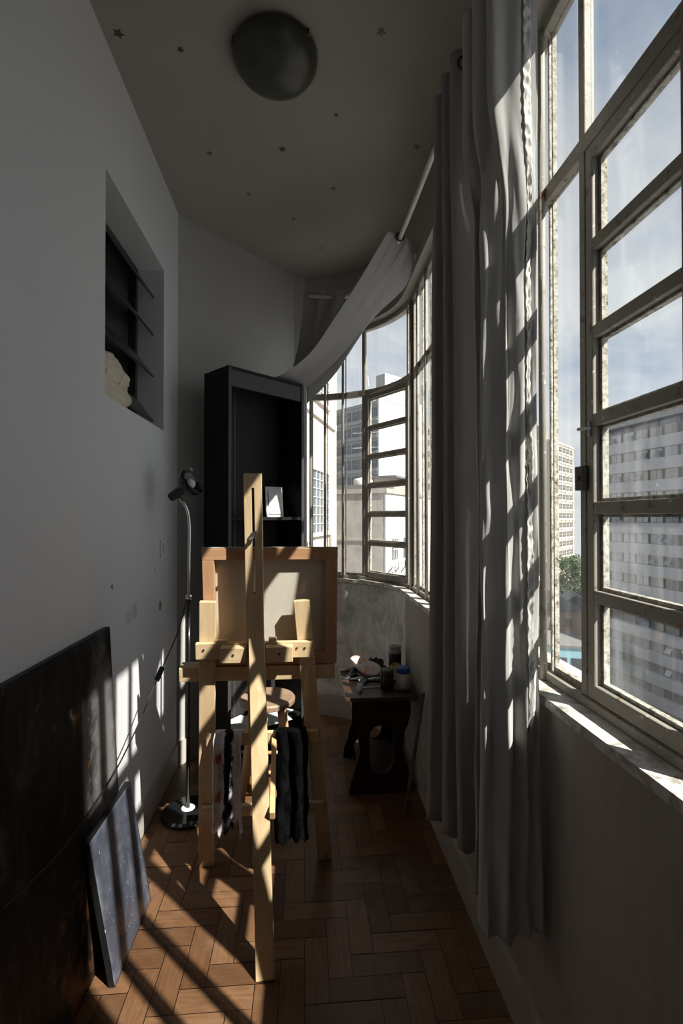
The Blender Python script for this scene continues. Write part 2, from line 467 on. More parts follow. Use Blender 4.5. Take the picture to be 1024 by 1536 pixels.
# ------------------------------------------------------------------ room data
XL, XI, XG = -.72, .59, .66          # left wall face, parapet inner face, glazing line
CEIL, SILL, HEAD, TRANS = 3.13, .965, 2.74, 2.27
CX, CY = -.03, 2.85                  # centre of the curved bay
Y0 = -1.2                            # wall behind the camera
def path(s, x):                      # a point on the line parallel to the window wall, x from its straight run
    r = x - CX
    if s <= CY: return Vector((x, s, 0))
    t = (s - CY) / (XG - CX)
    return Vector((CX + r * math.cos(t), CY + r * math.sin(t), 0))
def pnorm(s):
    if s <= CY: return Vector((1, 0, 0))
    t = (s - CY) / (XG - CX); return Vector((math.cos(t), math.sin(t), 0))
def ptan(s):
    n = pnorm(s); return Vector((-n.y, n.x, 0))
SEND = CY + R(87) * (XG - CX)
def strip(m, s0, s1, xa, xb, z0, z1, k=0, step=.06):
    """solid following the wall from s0 to s1 between offsets xa..xb, z0..z1"""
    n = max(1, int((s1 - s0) / step)) if s1 > CY else 1
    ss = [s0 + (s1 - s0) * i / n for i in range(n + 1)]
    if s0 < CY < s1: ss = sorted(set([s0, CY] + [x for x in ss if x > CY]))
    b = len(m.v); N = len(ss)
    for s in ss:
        for (x, z) in ((xa, z0), (xb, z0), (xb, z1), (xa, z1)):
            p = path(s, x); m.v.append(Vector((p.x, p.y, z)))
    for i in range(N - 1):
        for j in range(4):
            m.f.append([b + i * 4 + j, b + i * 4 + (j + 1) % 4, b + (i + 1) * 4 + (j + 1) % 4, b + (i + 1) * 4 + j]); m.mi.append(k)
    m.f.append([b + j for j in (3, 2, 1, 0)]); m.mi.append(k)
    m.f.append([b + (N - 1) * 4 + j for j in range(4)]); m.mi.append(k)

# floor: herringbone blocks in one surface
def make_floor():
    w, n = .074, 3; x0, x1, y0, y1 = -.74, .70, -1.2, 3.7
    done = {}
    for a in range(int(x0 / w) - 6, int(x1 / w) + 7):
        for b in range(int(y0 / w) - 6, int(y1 / w) + 7):
            q = (a - b) % (2 * n)
            if q < n: done[('h', a - q, b)] = (a - q, b, n, 1)
            else: done[('v', a, b - (2 * n - 1 - q))] = (a, b - (2 * n - 1 - q), 1, n)
    v = []; f = []; cols = []
    v += [(x0 - .2, y0 - .3, -.004), (x1 + .3, y0 - .3, -.004), (x1 + .3, y1 + .3, -.004), (x0 - .2, y1 + .3, -.004)]
    f.append((0, 1, 2, 3)); cols.append((0, 0, 1))
    g = .0012
    for key, (a, b, la, lb) in done.items():
        ax, ay, bx, by = a * w + g, b * w + g, (a + la) * w - g, (b + lb) * w - g
        if bx < x0 - .05 or ax > x1 + .1 or by < y0 - .1 or ay > y1 + .1: continue
        k = len(v); z = rnd(-.0006, .0006)
        v += [(ax, ay, z), (bx, ay, z), (bx, by, z), (ax, by, z)]; f.append((k, k + 1, k + 2, k + 3))
        cols.append((random.random(), 0 if key[0] == 'h' else 1, 0))
    me = bpy.data.meshes.new('floor'); me.from_pydata(v, [], f); me.materials.append(MATS['parquet'])
    at = me.color_attributes.new('blk', 'FLOAT_COLOR', 'CORNER')
    for p in me.polygons:
        for li in p.loop_indices: at.data[li].color = (*cols[p.index], 1)
    o = bpy.data.objects.new('floor', me); COL.objects.link(o); o['kind'] = 'structure'
    return o
make_floor()

# ceiling
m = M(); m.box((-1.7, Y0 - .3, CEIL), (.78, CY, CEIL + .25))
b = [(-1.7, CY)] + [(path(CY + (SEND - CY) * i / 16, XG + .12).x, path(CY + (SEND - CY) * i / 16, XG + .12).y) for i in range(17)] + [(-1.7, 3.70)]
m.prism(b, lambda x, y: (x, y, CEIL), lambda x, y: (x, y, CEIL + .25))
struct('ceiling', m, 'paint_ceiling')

# left wall with the louvre opening
WY0, WY1, WZ0, WZ1 = 1.80, 2.53, 1.842, 2.665
m = M()
for a, c in (((-.90, Y0, -.02), (XL, WY0, CEIL)), ((-.90, WY1, -.02), (XL, 2.90, CEIL)), ((-.90, WY0, -.02), (XL, WY1, WZ0)), ((-.90, WY0, WZ1), (XL, WY1, CEIL))): m.box(a, c)
struct('wall_left', m, 'paint_white')
m = M(); m.box((-1.66, 1.2, 1.5), (-1.60, 3.0, CEIL)); m.box((-1.6, 1.2, 1.45), (-.90, 3.0, 1.5)); m.box((-1.6, 1.15, 1.45), (-.9, 1.2, CEIL)); m.box((-1.6, 2.9, 1.45), (-.9, 3.0, CEIL))
struct('wall_bathroom', m, 'room_dark')
# oblique back wall and the narrow pier beside the curved window
A = Vector((XL, 2.80, 0)); B = Vector((-.045, 3.50, 0)); dv = (B - A).normalized(); nv = Vector((-dv.y, dv.x, 0))
pe = path(SEND, XG + .10); pi_ = path(SEND, XI)
m = M(); poly = [(A.x - .05, A.y - .0), (A.x, A.y), (-.078, 3.47), (pi_.x + .006, 3.47), (pe.x + .006, pe.y), (pe.x - .3, pe.y + .1), (A.x - .2, A.y + .35)]
m.prism(poly, lambda x, y: (x, y, -.02), lambda x, y: (x, y, CEIL))
struct('wall_back', m, 'paint_oblique')
m = M(); m.box((-.9, Y0 - .15, -.02), (.8, Y0, CEIL)); struct('wall_front', m, 'paint_oblique')
# window wall: parapet below, lintel above, solid pier near the camera
WS = .14
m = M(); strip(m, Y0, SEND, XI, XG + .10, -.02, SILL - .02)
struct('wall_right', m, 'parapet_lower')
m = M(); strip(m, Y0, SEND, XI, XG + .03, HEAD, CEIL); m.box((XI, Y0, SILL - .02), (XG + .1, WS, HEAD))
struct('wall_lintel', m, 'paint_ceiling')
m = M(); strip(m, WS, SEND - .02, XI - .012, XG + .12, SILL - .022, SILL)
struct('trim_1', m, 'sill_paint')
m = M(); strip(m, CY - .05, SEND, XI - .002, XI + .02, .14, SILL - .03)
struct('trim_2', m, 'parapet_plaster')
# baseboards
m = M(); m.box((XL, Y0, 0), (XL + .012, 2.80, .125)); m.box((XL, Y0, .125), (XL + .007, 2.80, .135)); struct('baseboard_left', m, 'baseboard_paint', bevel=.002)
m = M(); strip(m, Y0, SEND, XI - .014, XI, 0, .135); strip(m, Y0, SEND, XI - .008, XI, .135, .145); struct('baseboard_right', m, 'baseboard_paint')
m = M(); m.bar(A + nv * -.006 + Vector((0, 0, .0675)), B + nv * -.006 + Vector((0, 0, .0675)), .012, .135, tuple(nv)); struct('baseboard_back', m, 'baseboard_paint')

# ------------------------------------------------------------------ the steel windows
def upright(m, s, w, d, z0, z1, off=0., k=0):
    p = path(s, XG + off); t = ptan(s); n = pnorm(s)
    m.quadbox([Vector((q.x, q.y, z)) for z in (z0, z1) for q in (p - t * w / 2 - n * d / 2, p + t * w / 2 - n * d / 2, p + t * w / 2 + n * d / 2, p - t * w / 2 + n * d / 2)], k)
def crossbar(m, s0, s1, d, z0, z1, off=0., k=0):
    xa, xb = XG + off - d / 2, XG + off + d / 2
    a, b = (path(s0, xa), path(s0, xb)), (path(s1, xa), path(s1, xb))
    m.quadbox([Vector((q.x, q.y, z)) for z in (z0, z1) for q in (a[0], a[1], b[1], b[0])], k)
def pane(root, s0, s1, z0, z1, mat, off=.004):
    m = M(); a, b = path(s0, XG + off), path(s1, XG + off); n = pnorm((s0 + s1) / 2) * .003
    m.quadbox([Vector((q.x, q.y, z)) for z in (z0, z1) for q in (a, a + n, b + n, b)])
    return m.build('pane', mat, root)
def casement(root, s0, s1, glasses):
    """hinged light: two stiles, rails, five glazing bars and six panes"""
    zb, zt = SILL + .022, TRANS - .02
    m = M()
    sw = .026
    for s in (s0 + .014, s1 - .014): upright(m, s, sw, .024, zb, zt)
    crossbar(m, s0 + .02, s1 - .02, .024, zb, zb + .034); crossbar(m, s0 + .02, s1 - .02, .024, zt - .032, zt)
    fr = m.build('casement_frame', 'frame_paint', root, bevel=.003)
    z0, z1 = zb + .034, zt - .032; h = (z1 - z0) / 6
    pm = M()
    for i in range(6):
        a, b = z0 + h * i + (.014 if i else 0), z0 + h * (i + 1) - (.014 if i < 5 else 0)
        if i:
            m = M(); crossbar(m, s0 + .026, s1 - .026, .022, z0 + h * i - .014, z0 + h * i + .014)
            m.build('glazing_bar', 'frame_paint', fr, bevel=.002)
        pane(root, s0 + .026, s1 - .026, a, b, glasses[i % len(glasses)])
        # crumbling putty bead round every pane, on the outside
        for s in (s0 + .031, s1 - .031): upright(pm, s, .010, .014, a, b, .012)
        crossbar(pm, s0 + .026, s1 - .026, .014, a, a + .008, .012); crossbar(pm, s0 + .026, s1 - .026, .014, b - .006, b, .012)
    pm.build('putty', 'putty', fr)
    return fr
def latch(root, s, z, small=False):
    p = path(s, XG - .018); t = ptan(s); n = pnorm(s)
    m = M()
    if small:
        m.bar(p - n * .008 - t * .022 + Vector((0, 0, z)), p - n * .008 + t * .024 + Vector((0, 0, z + .004)), .007, .007, (0, 0, 1))
        m.bar(p + n * .012 + Vector((0, 0, z - .018)), p + n * .012 + Vector((0, 0, z + .018)), .012, .02, tuple(t))
        return m.build('latch', 'tube_metal', root, bevel=.002)
    m.bar(p + t * .016 + Vector((0, 0, z - .028)), p + t * .016 + Vector((0, 0, z + .028)), .034, .016, tuple(t))
    m.tube([p - n * .012 + t * .016 + Vector((0, 0, z)), p - n * .004 + t * .016 + Vector((0, 0, z))], .006, 8)
    return m.build('lock_box', 'steel_dark', root, bevel=.003)

def window(name, s0, s1, casements, tubes, glass):
    root = thing(name, tuple(path((s0 + s1) / 2, XG) + Vector((0, 0, SILL))), kind='structure')
    m = M()
    def rail(za, zb, d, off=0.):
        strip(m, s0, s1, XG + off - d / 2, XG + off + d / 2, za, zb)
    rail(SILL, SILL + .022, .04); rail(HEAD - .035, HEAD, .04); rail(TRANS - .02, TRANS + .02, .03)
    for s in (s0 + .012, s1 - .012): upright(m, s, .024, .026, SILL + .022, HEAD - .035)
    for (a, b) in casements:
        for s in (a - .012, b + .012): upright(m, s, .024, .026, SILL + .022, HEAD - .035)
    m.build('window_frame', 'frame_paint', root, bevel=.003)
    for s in tubes:
        p = path(s, XG - .022)
        mm = M(); mm.tube([p + Vector((0, 0, SILL)), p + Vector((0, 0, HEAD - .02))], .0095, 12)
        mm.build('mullion', 'frame_paint', root, smooth=True)
    edges = sorted([s0 + .012] + list(tubes) + [s1 - .012] + [a - .012 for a, b in casements] + [b + .012 for a, b in casements])
    ci = 0
    for a, b in zip(edges[:-1], edges[1:]):
        mid = (a + b) / 2
        inc = [c for c in casements if c[0] <= mid <= c[1]]
        if inc:
            casement(root, inc[0][0], inc[0][1], glass[1]); ci += 1
            pane(root, a + .012, b - .012, TRANS + .02, HEAD - .035, glass[0][0])
        else:
            pane(root, a + .006, b - .006, TRANS + .02, HEAD - .035, glass[0][ci % len(glass[0])])
            pane(root, a + .006, b - .006, SILL + .022, TRANS - .02, glass[0][(ci + 1) % len(glass[0])])
            pm = M()
            for s in (a + .009, b - .009):
                upright(pm, s, .006, .012, SILL + .022, TRANS - .02, .010); upright(pm, s, .006, .012, TRANS + .02, HEAD - .035, .010)
            crossbar(pm, a + .008, b - .008, .016, SILL + .022, SILL + .038, .010); crossbar(pm, a + .008, b - .008, .012, TRANS + .02, TRANS + .028, .010)
            pm.build('putty', 'putty', root)
    return root
w1 = window('window_1', WS, 2.86, [(.758, 1.07), (1.62, 2.02)], [.24, .408, .575, 1.255, 1.43, 2.19, 2.34, 2.505, 2.695], (['glass_clear', 'glass_streaked'], ['glass_streaked', 'glass_streaked', 'glass_streaked', 'glass_clear', 'glass_clear', 'glass_clear']))
latch(w1, 1.056, 1.60, True); latch(w1, 1.062, 1.49)
w2 = window('window_2', 2.862, SEND - .03, [(2.985, 3.435)], [2.875, 3.61, 3.75, 3.86], (['glass_dusty', 'glass_clear'], ['glass_dusty', 'glass_dusty', 'glass_dusty', 'glass_clear', 'glass_clear', 'glass_clear']))
latch(w2, 3.425, 1.62, True)

# louvre window in the left wall
w3 = thing('window_3', (-.84, (WY0 + WY1) / 2, WZ0), kind='structure')
m = M(); x0, x1 = -.895, -.85
m.box((x0, WY0, WZ0), (x1, WY0 + .03, WZ1)); m.box((x0, WY1 - .03, WZ0), (x1, WY1, WZ1)); m.box((x0, WY0 + .03, WZ1 - .03), (x1, WY1 - .03, WZ1)); m.box((x0, WY0 + .03, WZ0), (x1, WY1 - .03, WZ0 + .02))
m.build('window_frame', 'steel_dark', w3, bevel=.003)
m = M(); m.box((-.872, WY0 + .33, WZ0 + .02), (-.852, WY0 + .345, WZ1 - .03)); m.build('window_bar', 'steel_dark', w3)
for zt in (2.615, 2.425, 2.215, 1.99):
    m = M(); zb = zt - .112
    m.quadbox([(-.852, WY0 + .025, zt), (-.842, WY0 + .025, zt + .004), (-.842, WY1 - .035, zt + .004), (-.852, WY1 - .035, zt),
               (-.766, WY0 + .025, zb), (-.757, WY0 + .025, zb + .006), (-.757, WY1 - .035, zb + .006), (-.766, WY1 - .035, zb)])
    m.build('louvre', 'louvre_glass', w3)
m = M(); m.box((-.892, WY0 + .03, WZ0 + .02), (-.888, WY1 - .03, WZ1 - .03)); m.build('pane', 'louvre_glass', w3)

# crumpled bag on the ledge of the louvre window
m = M()
def bagp(u, v):
    a = u * 2 * math.pi; h = v
    r = (.085 + .03 * math.sin(h * 3)) * (1 - .35 * h ** 3)
    n1 = noise.noise(Vector((math.cos(a) * 2, math.sin(a) * 2, h * 4)))
    n2 = abs(noise.noise(Vector((math.cos(a) * 5, math.sin(a) * 5, h * 9)))); r *= 1 + .32 * n1 - .22 * n2
    if v > .97: r *= .25
    return (-.79 + r * .55 * math.cos(a), 1.985 + r * 1.75 * math.sin(a), WZ0 + .001 + h * (.205 + .04 * noise.noise(Vector((a * .6, 3, 1)))))
m.grid(60, 40, bagp)
m.build('plastic_bag', 'plastic_bag', origin=(-.79, 1.985, WZ0), smooth=True, label='crumpled cream plastic bag on the ledge of the louvre window', cat='bag')

# ------------------------------------------------------------------ ceiling things
cl = thing('ceiling_light', (-.11, 1.80, CEIL), 'round opal glass dome light fixed to the ceiling, switched off', 'ceiling light')
m = M(); m.lathe([(.150, -.004), (.158, -.012), (.154, -.035), (.135, -.062), (.10, -.083), (.055, -.095), (.0, -.098)], (-.11, 1.80, CEIL), 40)
m.build('lamp_shade', 'opal_glass', cl, smooth=True)
for a in (R(80), R(200), R(320)):
    x, y = -.11 + .157 * math.cos(a), 1.80 + .157 * math.sin(a)
    m = M(); m.tube([(x, y, CEIL), (x, y, CEIL - .02)], .004, 8); m.lathe([(.0, -.026), (.007, -.024), (.007, -.018), (.0, -.016)], (x, y, CEIL), 10); m.build('clip', 'steel_dark', cl)

def star(x, y, r, mat, rot):
    m = M(); poly = []
    for i in range(10):
        rr = r if i % 2 == 0 else r * .45
        poly.append((x + rr * math.cos(rot + i * math.pi / 5), y + rr * math.sin(rot + i * math.pi / 5)))
    m.prism(poly, lambda a, b: (a, b, CEIL - .0022), lambda a, b: (a, b, CEIL - .0002))
    return m
STARS = [(-.665, 1.767, .020, 1, 'dark stained star sticker on ceiling, nearest the left wall corner'),
         (-.459, 1.811, .013, 1, 'small dark star sticker left of the ceiling dome light'),
         (.271, 1.691, .017, 0, 'pale star sticker right of the ceiling dome light'),
         (.133, 2.057, .010, 1, 'tiny dark star sticker just beyond right side of the dome light'),
         (-.107, 2.268, .019, 1, 'tilted star sticker on ceiling directly beyond the dome light'),
         (-.453, 2.323, .015, 0, 'pale star sticker on ceiling in front of the louvre window'),
         (-.300, 2.602, .016, 0, 'star sticker on ceiling between louvre window and dark bookcase'),
         (.149, 2.525, .016, 0, 'star sticker in the middle of the far ceiling'),
         (.52, 2.208, .018, 0, 'star sticker on ceiling close beside the white curtain rod'),
         (-.067, 2.799, .016, 0, 'star sticker on ceiling above the dark bookcase'),
         (.097, 3.093, .013, 0, 'farthest star sticker on ceiling near the curved window')]
for (x, y, r, k, lab) in STARS:
    star(x, y, r, k, rnd(0, 1)).build('ceiling_star_sticker', 'star_stain' if k else 'star_paint', origin=(x, y, CEIL), label=lab, cat='star sticker', group='star stickers on the ceiling')

# ------------------------------------------------------------------ curtains
RZ = 2.80
rodpts = [(.492, 1.16, RZ), (.492, 1.3, RZ), (.492, 1.8, RZ), (.474, 2.37, RZ), (.445, 2.56, RZ), (.385, 2.80, RZ), (.30, 3.0, RZ), (.20, 3.07, RZ), (.08, 3.06, RZ), (.02, 3.055, RZ)]
rod = thing('curtain_rod', (.492, 1.16, RZ), 'white bent curtain rod running below the ceiling along the windows', 'curtain rod')
m = M(); m.tube([catmull(rodpts, i / 40) for i in range(41)], .0115, 12); m.build('rod', 'rod_white', rod, smooth=True)
for y in (1.75, 2.52):
    m = M(); m.bar((XI - .002, y, RZ), (.49 if y < 2 else .455, y, RZ), .02, .012, (0, 1, 0)); m.lathe([(.0, -.008), (.022, -.008), (.022, .0), (.0, .0)], (XI, y, RZ), 12, (1, 0, 0)); m.build('bracket', 'rod_white', rod)

# two long curtains pushed together beside the near windows
def sheet(hdr, midp, bot, u, v, z0, dip, wrinkle, zg0, zg1, seed):
    """u across the cloth from its edge nearest the camera, v from the header down"""
    H, Mp, B_ = ([(x, y, 0) for x, y in q] for q in (hdr, midp, bot))
    p = catmull(Mp, u).lerp(catmull(B_, u), v ** 3)
    zt = RZ + .045; zb = z0 - dip * math.exp(-((u - .4) / .25) ** 2) + .006 * math.sin(u * 40)
    z = zt + (zb - zt) * v
    g = min(1, max(0, (z - zg0) / (zg1 - zg0))); g = g * g * (3 - 2 * g)
    p = p.lerp(catmull(H, u), g)
    w = wrinkle * (1 - .7 * g)
    n = lambda a, b, c: noise.noise(Vector((a, b, c + seed)))
    p.y += w * (n(u * 11, z * 1.3, 2) * .011 + n(u * 17, z * 4.2, 8) * .010 + n(u * 40, z * 11, 5) * .002)
    p.x += w * (n(u * 7, z * 1.1, 5) * .010 + n(u * 20, z * 5, 15) * .004)
    p.y += n(u * 7, z * .8, 11) * .004; p.x += n(u * 7, z * .8, 21) * .005
    return Vector((p.x, p.y, z))
A_hdr = [(.574, 1.148), (.55, 1.152), (.525, 1.146), (.50, 1.160), (.468, 1.165), (.462, 1.19), (.512, 1.21), (.508, 1.235), (.465, 1.25), (.462, 1.28), (.512, 1.30), (.508, 1.325), (.462, 1.335), (.46, 1.37), (.512, 1.40)]
A_mid = [(.553, 1.118), (.534, 1.121), (.514, 1.117), (.494, 1.130), (.474, 1.135), (.458, 1.156), (.447, 1.176), (.452, 1.197), (.472, 1.20), (.49, 1.222), (.475, 1.236), (.45, 1.232), (.455, 1.25)]
A_bot = [(.570, 1.130), (.555, 1.147), (.54, 1.135), (.52, 1.162), (.50, 1.150), (.475, 1.182), (.455, 1.190), (.445, 1.215), (.46, 1.24), (.48, 1.23), (.495, 1.255), (.475, 1.275), (.45, 1.27), (.46, 1.29)]
B_hdr = [(.515, 1.42), (.508, 1.44), (.462, 1.45), (.458, 1.475), (.512, 1.495), (.508, 1.52), (.456, 1.53), (.453, 1.555), (.512, 1.58), (.508, 1.60), (.452, 1.61), (.450, 1.64), (.512, 1.665)]
B_mid = [(.538, 1.374), (.503, 1.408), (.468, 1.444), (.463, 1.475), (.505, 1.50), (.50, 1.52), (.458, 1.528), (.455, 1.555), (.495, 1.585), (.49, 1.605), (.445, 1.612), (.443, 1.65), (.50, 1.67)]
B_bot = [(.545, 1.42), (.515, 1.44), (.478, 1.43), (.47, 1.46), (.51, 1.485), (.505, 1.505), (.45, 1.505), (.442, 1.53), (.47, 1.56), (.465, 1.585), (.412, 1.59), (.415, 1.63), (.48, 1.66)]
Af = lambda u, v: sheet(A_hdr, A_mid, A_bot, u, v, .40, .05, 1., 2.15, 2.5, 0.)
Bf = lambda u, v: sheet(B_hdr, B_mid, B_bot, u, v, .39, 0, .35, 2.1, 2.6, 40.)
ca = thing('curtain', (.5, 1.17, .4), 'pale long curtain nearest the camera, its wrinkled edge lit by the sun', 'curtain', group='long window curtains')
m = M(); m.grid(150, 190, Af); m.build('panel', 'curtain_pale', ca, smooth=True, solid=.0018)
def tape(u, v):
    q = Af(.06 + .06 * u, .02 + .80 * v); k = v * 210
    return q + Vector((.001 * math.sin(k * 1.7 + u * 2), -.006 - .0035 * math.sin(k + 2 * math.sin(k * .37)) * math.sin(math.pi * u) - .002 * noise.noise(Vector((u * 4, v * 160, 2))), 0))
m = M(); m.grid(8, 900, tape); m.build('gathering_tape', 'curtain_lining', ca, smooth=True, solid=.001, label='puckered pale gathering tape')
cb = thing('curtain', (.47, 1.54, .39), 'grey long curtain hanging in narrow dark folds behind the sunlit one', 'curtain', group='long window curtains')
m = M(); m.grid(150, 60, Bf); m.build('panel', 'curtain_cloth', cb, smooth=True, solid=.0018)
for root, ys in ((ca, (1.178, 1.222, 1.265, 1.31, 1.35, 1.385)), (cb, (1.445, 1.485, 1.525, 1.565, 1.605, 1.65))):
    for y in ys:
        m = M(); m.tube([(.492, y, RZ)] and [(.492 + .022 * math.cos(q), y, RZ + .022 * math.sin(q)) for q in [2 * math.pi * k / 16 for k in range(17)]], .004, 6); m.build('grommet', 'steel_dark', root, smooth=True)

# second curtain: its loose middle is thrown over the top of the bookcase
dr = thing('curtain', (-.05, 2.85, 2.205), 'grey curtain swept off its rod and draped over the top of the black bookcase', 'curtain')
up_ = [(.411, 2.36, 2.815), (.285, 2.48, 2.63), (.155, 2.62, 2.475), (.03, 2.76, 2.34), (-.127, 2.86, 2.245), (-.24, 2.90, 2.222)]
mid = [(.488, 2.385, 2.835), (.38, 2.51, 2.65), (.268, 2.65, 2.505), (.134, 2.79, 2.365), (-.068, 2.90, 2.235), (-.19, 2.96, 2.220)]
low = [(.532, 2.42, 2.77), (.464, 2.54, 2.668), (.365, 2.68, 2.535), (.225, 2.82, 2.365), (.006, 2.94, 2.195), (-.13, 3.02, 2.218)]
def drape(rows, fold, seed):
    def fn(u, v):
        a = [catmull(r, u) for r in rows]
        p = catmull(a, v)
        n = noise.noise(Vector((v * 5.5 + seed, u * 1.1, seed)))
        k = fold * math.sin(math.pi * min(1, u * 1.6 + .12))
        p += Vector((-.25, -.8, .5)) * (k * (math.sin(v * 17 + u * 2 + seed) * .45 + n))
        return p
    return fn
m = M(); m.grid(60, 48, drape([up_, mid, low], .022, 1.)); m.build('panel', 'curtain_cloth', dr, smooth=True, solid=.002)
lowa = [(.488, 2.44, 2.845), (.457, 2.56, 2.66), (.341, 2.70, 2.52), (.165, 2.85, 2.42), (.004, 2.955, 2.235)]
lowb = [(.557, 2.47, 2.85), (.517, 2.59, 2.675), (.375, 2.73, 2.525), (.202, 2.87, 2.32), (.012, 2.985, 2.165)]
lowc = [(.575, 2.50, 2.80), (.555, 2.62, 2.67), (.364, 2.76, 2.515), (.184, 2.90, 2.266), (.012, 3.015, 2.106)]
m = M(); m.grid(50, 30, drape([lowa, lowb, lowc], .012, 4.)); m.build('panel', 'curtain_cloth', dr, smooth=True, solid=.002)
fa = [(-.005, 3.07, 2.845), (-.02, 3.06, 2.65), (-.05, 3.02, 2.43), (-.10, 2.97, 2.228)]
fb = [(.12, 3.085, 2.855), (.09, 3.05, 2.65), (.03, 3.0, 2.43), (-.06, 2.94, 2.230)]
fc = [(.27, 3.04, 2.845), (.20, 3.0, 2.65), (.10, 2.94, 2.45), (-.02, 2.90, 2.232)]
m = M(); m.grid(36, 40, drape([fa, fb, fc], .016, 7.)); m.build('panel', 'curtain_cloth', dr, smooth=True, solid=.002)
for c in ((.474, 2.372), (.20, 3.07)):
    m = M(); t = Vector((0, 1, 0)) if c[1] < 3 else Vector((-.85, .3, 0)).normalized(); n_ = Vector((0, 0, 1)).cross(t)
    m.tube([Vector((c[0], c[1], RZ)) + n_ * (.02 * math.cos(a)) + Vector((0, 0, .02 * math.sin(a))) for a in [2 * math.pi * k / 16 for k in range(17)]], .004, 6)
    m.build('grommet', 'black_plastic', dr, smooth=True)

# ------------------------------------------------------------------ bookcase
BW, BD, BH = .53, .24, 2.2
bk = thing('bookcase', (-.40, 2.568, 0), 'tall black open bookcase standing across the far corner', 'bookcase', rz=R(42.2))
def lb(a, c, name, mat='bookcase_black', bev=.0015, **kw):
    m = M(); m.box(a, c); return m.build(name, mat, bk, local=True, bevel=bev, **kw)
lb((0, 0, 0), (.018, BD, BH), 'side_panel'); lb((BW - .018, 0, 0), (BW, BD, BH), 'side_panel')
lb((.018, 0.002, BH - .018), (BW - .018, BD, BH), 'top_panel')
lb((.018, BD - .012, .05), (BW - .018, BD, BH - .018), 'back_panel', 'bookcase_back')
lb((.018, .004, BH - .105), (BW - .018, .020, BH - .018), 'header_rail', 'bookcase_edge')
for z in (1.40, .80, .235, .06):
    lb((.018, .004, z - .018), (BW - .018, BD - .012, z), 'shelf')
lb((.018, .02, 0), (BW - .018, .036, .042), 'plinth')
lb((.0, -.003, 0), (.018, 0, BH), 'edge_strip', 'bookcase_edge', 0); lb((BW - .018, -.003, 0), (BW, 0, BH), 'edge_strip', 'bookcase_edge', 0)
lb((.19, BD - .0135, .06), (.20, BD - .012, BH - .02), 'back_seam', 'bookcase_edge', 0)
lb((.018, BD - .02, 1.4), (.019, BD - .013, 1.41), 'peg', 'chrome', 0)
def bw(x, y, z):
    c, s = math.cos(R(42.2)), math.sin(R(42.2)); return (-.40 + c * x - s * y, 2.568 + s * x + c * y, z)
# a small white framed board leaning on the upper shelf
fr = thing('photo_frame', bw(.40, .11, 1.40), 'small white frame leaning upright on the upper shelf of the bookcase', 'picture frame', rz=R(42.2 - 18))
m = M()
m.quadbox([(-.055, .0, 0), (.055, 0, 0), (.055, .014, 0), (-.055, .014, 0), (-.045, .05, .185), (.065, .05, .185), (.065, .064, .185), (-.045, .064, .185)])
m.build('board', 'paper_white', fr, local=True, bevel=.002)
m = M(); m.quadbox([(-.036, -.001, .02), (.036, -.001, .02), (.036, .003, .02), (-.036, .003, .02), (-.028, .038, .165), (.046, .038, .165), (.046, .042, .165), (-.028, .042, .165)])
m.build('picture', 'paper_white', fr, local=True)
# drawings on the low shelf
SHEETS = [(.10, .10, .30, .21, .12, 'paper_white', 'white sheet of paper on the low shelf, behind the left easel leg'),
          (.29, .07, .28, .20, -.25, 'sketch_paper', 'pencil sketch sheet poking off the low bookcase shelf, by the stool leg'),
          (.36, .10, .24, .17, .3, 'paper_white', 'blank sheet under the pencil sketch on the low shelf')]
for i, (x, y, w, h, a, mt, lab) in enumerate(SHEETS):
    z = .2365 + .0022 * (2 - i if i else 0); p = bw(x, y, z); ang = R(42.2) + a
    m = M(); c, s = math.cos(ang), math.sin(ang)
    P = [(-w / 2, -h / 2), (w / 2, -h / 2), (w / 2, h / 2), (-w / 2, h / 2)]
    P = [(max(.022, min(BW - .022, x + math.cos(a) * px - math.sin(a) * py)), max(-.05, min(BD - .016, y + math.sin(a) * px + math.cos(a) * py))) for px, py in P]
    m.quadbox([bw(px, py, zz) for zz in (z, z + .0012) for px, py in P])
    m.build('paper_sheet', mt, origin=p, label=lab, cat='paper', group='drawings on the low shelf')

# ------------------------------------------------------------------ easel
es = thing('easel', (-.16, 1.85, 0), 'pale pine studio easel seen from behind in the middle of the room', 'easel')
LN = Vector((0, -.142, 1)).normalized()
def legy(z): return 2.0 - .142 * z
for (x0, x1) in ((-.394, -.361), (.083, -.012)):
    m = M(); m.bar((x0, legy(0), 0), (x1, legy(1.085), 1.085), .060, .022, (1, 0, 0)); m.build('leg', 'pine', es, bevel=.002)
# mast: two cheeks with a slot between, closed at both ends
m = M()
def mp(x, z, dy=0): return Vector((x, legy(z) - .030 + dy, z))
for (xa, xb) in ((-.210, -.201), ):
    pass
MX = -.182
for sx in (-1, 1): m.bar(mp(MX + sx * .0185, .55), mp(MX + sx * .0185 - .004, 1.556), .027, .022, (1, 0, 0))
m.bar(mp(MX - .004, 1.505), mp(MX - .004, 1.5555), .012, .0215, (1, 0, 0)); m.bar(mp(MX, .551), mp(MX, .64), .012, .0215, (1, 0, 0))
m.bar(mp(MX - .002, .9), mp(MX - .0025, 1.12), .012, .0215, (1, 0, 0))
m.build('mast', 'pine', es, bevel=.0015)
m = M(); p = mp(MX - .003, 1.335, -.012); m.tube([p + Vector((0, .02, 0)), p + Vector((0, -.022, 0))], .005, 8)
m.bar(p + Vector((-.002, -.018, -.004)), p + Vector((.016, -.022, .012)), .005, .012, (0, 1, 0)); m.bar(p + Vector((.002, -.018, -.004)), p + Vector((-.014, -.022, -.016)), .005, .012, (0, 1, 0))
m.lathe([(0, 0), (.011, 0), (.011, .004), (0, .004)], p + Vector((0, -.006, 0)), 12, (0, -1, 0)); m.build('wing_nut', 'steel_dark', es, bevel=.001)
